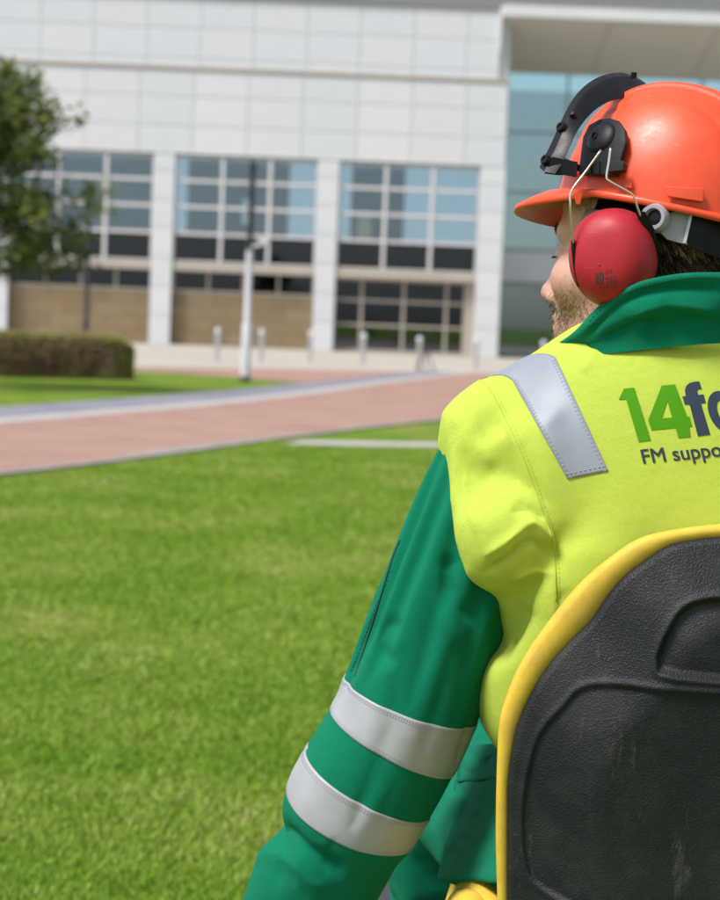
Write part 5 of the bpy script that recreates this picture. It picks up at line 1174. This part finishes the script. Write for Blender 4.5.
YO = [(765, 1010), (640, 1010), (550, 1000), (507, 970), (498, 930), (497.5, 900), (496, 837), (497, 773), (499, 731), (503, 710), (516, 676), (533, 647), (558, 613), (583.6, 583), (613, 558), (643, 539), (676.5, 530.6), (720, 525), (765, 522)]
seatY = lambda py: 1.775+.00012*(np.asarray(py)-530)
def outline(L, n): p = resample(catmull(np.array(L, float), 8), n); return p
ns, nr_ = 300, 130; bo, yo_ = outline(BO, ns), outline(YO, ns)
ow = J(bo[:, 0], bo[:, 1], seatY(bo[:, 1])); xc = J(765, 700, 1.8)[0]; ow[-1, 0] = xc; ow[0, 0] = xc
zm = (ow[:, 2].max()+ow[:, 2].min())/2; tgt = np.c_[np.full(ns, xc), 1.775+(1.26-(zm+(ow[:, 2]-zm)*.55))*.11, zm+(ow[:, 2]-zm)*.55]
rho = np.linspace(0, 1, nr_)**1.25; Vg = ow[None]*(1-rho)[:, None, None]+tgt[None]*rho[:, None, None]; Vg = Vg.reshape(-1, 3)
qx = PX(Vg); edge = seg_dist(qx, bo)[0]; edge = np.where(qx[:, 1] > 985, edge, edge); flat = np.clip(edge/92, 0, 1); flat = np.where(flat < .85, flat, .85+.15*(1-np.exp(-(flat-.85)/.15)))
Vg[:, 1] -= .006*np.clip(edge/5, 0, 1)**.5+.042*flat+.006*np.clip(edge/250, 0, 1)
PAN = np.array([(579, 898), (537, 879), (525, 858), (522, 816), (526.6, 773), (539, 731), (562.5, 701.6), (579, 684.7), (609, 679.6), (660, 682.6), (720, 686), (800, 689), (800, 960), (660, 935)], float); PAN = np.concatenate([catmull(PAN[:11], 6), PAN[11:]])
REC = np.array([(740, 592), (697, 596), (676, 606), (660, 630), (651, 651), (652, 663.6), (668, 667), (720, 672), (800, 676), (800, 590)], float); REC = np.concatenate([catmull(REC[:5], 6), REC[5:]])
ss = lambda x: np.clip(x, 0, 1)**2*(3-2*np.clip(x, 0, 1))
dp_ = poly_sd(qx, PAN); Vg[:, 1] += .0030*ss((-dp_+2)/5)-.0022*np.exp(-((dp_-3)/3.2)**2)
dr_ = poly_sd(qx, REC); Vg[:, 1] += .0085*ss((-dr_+3)/9)-.0018*np.exp(-((dr_-3)/3.5)**2)
Fg = (lambda i, j: np.stack([i*ns+j, i*ns+j+1, (i+1)*ns+j+1, (i+1)*ns+j], -1).reshape(-1, 4))(*np.meshgrid(np.arange(nr_-1), np.arange(ns-1), indexing='ij'))
if normals(Vg, Fg)[40*ns+150][1] > 0: Fg = Fg[:, ::-1]
Vm = Vg.copy(); Vm[:, 0] = 2*xc-Vm[:, 0]
sh = world_obj('seat_back_shell', np.concatenate([Vg, Vm]), np.concatenate([Fg, Fg[:, ::-1]+len(Vg)]), M_shell, MOW)
yw = J(yo_[:, 0], yo_[:, 1], seatY(yo_[:, 1])); yw[-1, 0] = xc; yw[0, 0] = xc
cm = np.array([xc, 0, zm]); rows = []
def inset(w_, k, dy): r_ = w_.copy(); r_[:, 0] = xc+(r_[:, 0]-xc)*k; r_[:, 2] = zm+(r_[:, 2]-zm)*k; r_[:, 1] += dy; return r_
rows = [inset(ow, .985, .006), inset(ow, 1.0, .002), inset(ow*.6+yw*.4, 1, .0005), inset(ow*.25+yw*.75, 1, .0015), inset(ow*.06+yw*.94, 1, .005), inset(yw, .998, .012), inset(yw, .988, .032), inset(yw, .97, .055), inset(yw, .93, .075), inset(yw, .88, .088), inset(yw, .7, .082), inset(yw, .4, .075), inset(yw, .05, .072)]
V = np.concatenate(rows); F = (lambda i, j: np.stack([i*ns+j, i*ns+j+1, (i+1)*ns+j+1, (i+1)*ns+j], -1).reshape(-1, 4))(*np.meshgrid(np.arange(len(rows)-1), np.arange(ns-1), indexing='ij'))
V = V+np.c_[np.zeros(len(V)), np.zeros(len(V)), np.zeros(len(V))]
if normals(V, F)[4*ns+150][0] > 0: F = F[:, ::-1]
Vm = V.copy(); Vm[:, 0] = 2*xc-Vm[:, 0]
world_obj('seat_back_cushion', np.concatenate([V, Vm]), np.concatenate([F, F[:, ::-1]+len(V)]), M_vin, MOW)
# seat cushion with raised side bolsters
R = []
for y, k in ((1.84, .90), (1.86, .98), (1.95, 1.0), (2.15, 1.0), (2.30, .98), (2.37, .92), (2.39, .75)):
    prof = [(-.275, .70), (-.285, .77), (-.275, .845), (-.25, .862), (-.22, .845), (-.17, .80), (0, .785), (.17, .80), (.22, .845), (.25, .862), (.275, .845), (.285, .77), (.275, .70), (0, .69)]
    zc = .76; R.append([(xc+x*k, y, zc+(z-zc)*k) for x, z in prof])
R = np.array(R); R2 = np.array([catmull(r, 4, True) for r in R]); V = R2.reshape(-1, 3)
mbc = MB().rings(R2); mbc.build('seat_cushion', M_vin, MOW, smooth=True)
h_ = J(481, 909, 1.93); c_ = np.array([h_[0]-.0, 1.90, h_[2]-.030]); mb = MB(); mb.tube(catmull([c_+[.02, -.07, -.05], c_+[.004, -.05, -.004], c_, c_+[-.002, .1, -.004], c_+[0, .2, -.03]], 6), .030, 20); mb.build('seat_bolster', M_vin, MOW, smooth=True)
M_mg = mat('mower_green', (.13, .30, .19), .35, **{'Coat Weight': .3}); M_mdk = mat('mower_dark', (.03, .03, .032), .5); M_tyre = mat('tyre_rubber', (.022, .022, .022), .85, bump=.5, bscale=80, bdist=.004); M_rim = mat('rim_yellow', (.62, .42, .03), .4)
mb = MB(); mb.box(.06, .76, 1.58, 2.42, .36, .685, .04); mb.build('rear_body', M_mg, MOW, angle=40)
mb = MB(); mb.box(.02, .80, 2.40, 3.0, .30, .352, .01); mb.build('footplate', M_mdk, MOW)
R = []
for y, k, zt in ((2.93, .96, .93), (2.96, 1, .945), (3.4, .98, .93), (3.8, .92, .86), (3.95, .80, .76)):
    R.append(np.array([(.41+x*k, y, .38+(z)*(zt-.38)) for x, z in ((-.30, 0), (-.30, .72), (-.27, .90), (-.2, .98), (0, 1), (.2, .98), (.27, .90), (.30, .72), (.30, 0))]))
MB().rings(R).build('bonnet', M_mg, MOW, angle=45)
MB().box(.03, .79, 3.1, 3.9, .28, .375, .01).build('chassis', M_mdk, MOW)
MB().box(.28, .60, 2.78, 2.925, .36, .93, .03).build('dashboard', M_mdk, MOW, angle=40)
mb = MB(); th = np.linspace(0, 2*math.pi, 49)[:-1]; rc = np.array([.41, 2.64, 1.0]); ua, ub = np.array([1., 0, 0]), np.array([0, .42, .9]); ring = [rc+.165*(math.cos(t)*ua+math.sin(t)*ub) for t in th]
RR = []
for p, t in zip(ring, th):
    o_ = (p-rc)/.165; nz_ = np.cross(ua, ub); RR.append([p+.013*(math.cos(q)*o_+math.sin(q)*nz_) for q in np.arange(8)*math.pi/4])
RR.append(RR[0]); mb.rings(RR, True, False)
for t in (0.3, 2.84, 4.71): mb.tube([rc+np.array([0, .05, -.02]), rc+.16*(math.cos(t)*ua+math.sin(t)*ub)], .009, 6)
mb.tube([rc+np.array([0, .05, -.02]), np.array([.41, 2.80, .85])], .02, 10); mb.build('steering_wheel', M_mdk, MOW, smooth=True)
def wheel(x, y, r, wd):
    def lat(prof, n=36): th = np.arange(n)*2*math.pi/n; return [np.c_[np.full(n, x+dx), y+q*np.cos(th), r+q*np.sin(th)] for dx, q in prof]
    ty = MB().rings(lat([(-wd*.45, r*.55), (-wd*.5, r*.75), (-wd*.46, r*.95), (-wd*.3, r), (wd*.3, r), (wd*.46, r*.95), (wd*.5, r*.75), (wd*.45, r*.55)])).build('wheel', M_tyre, MOW, angle=40)
    MB().rings(lat([(-wd*.47, r*.54), (-wd*.40, r*.5), (-wd*.36, r*.2), (-wd*.46, r*.15), (wd*.46, r*.15), (wd*.36, r*.2), (wd*.40, r*.5), (wd*.47, r*.54)])).build('rim', M_rim, ty, angle=40)
for s in (-1, 1): wheel(.41+s*.45, 1.75, .27, .2); wheel(.41+s*.42, 3.5, .20, .16)
mb = MB().tube([(-.005+.06, 2.3, .5), (-.06, 2.27, .55), tuple(J(247, 1075, 2.235)), tuple(J(247, 1040, 2.225))], [.012, .012, .012, .016], 10); mb.tube([tuple(J(228, 1068, 2.21)), tuple(J(268, 1070, 2.25))], .013, 10); mb.build('control_lever', M_mdk, MOW, smooth=True)
MB().box(-.02, .065, 1.95, 2.42, .45, .56, .02).build('fender', M_mg, MOW, angle=40)
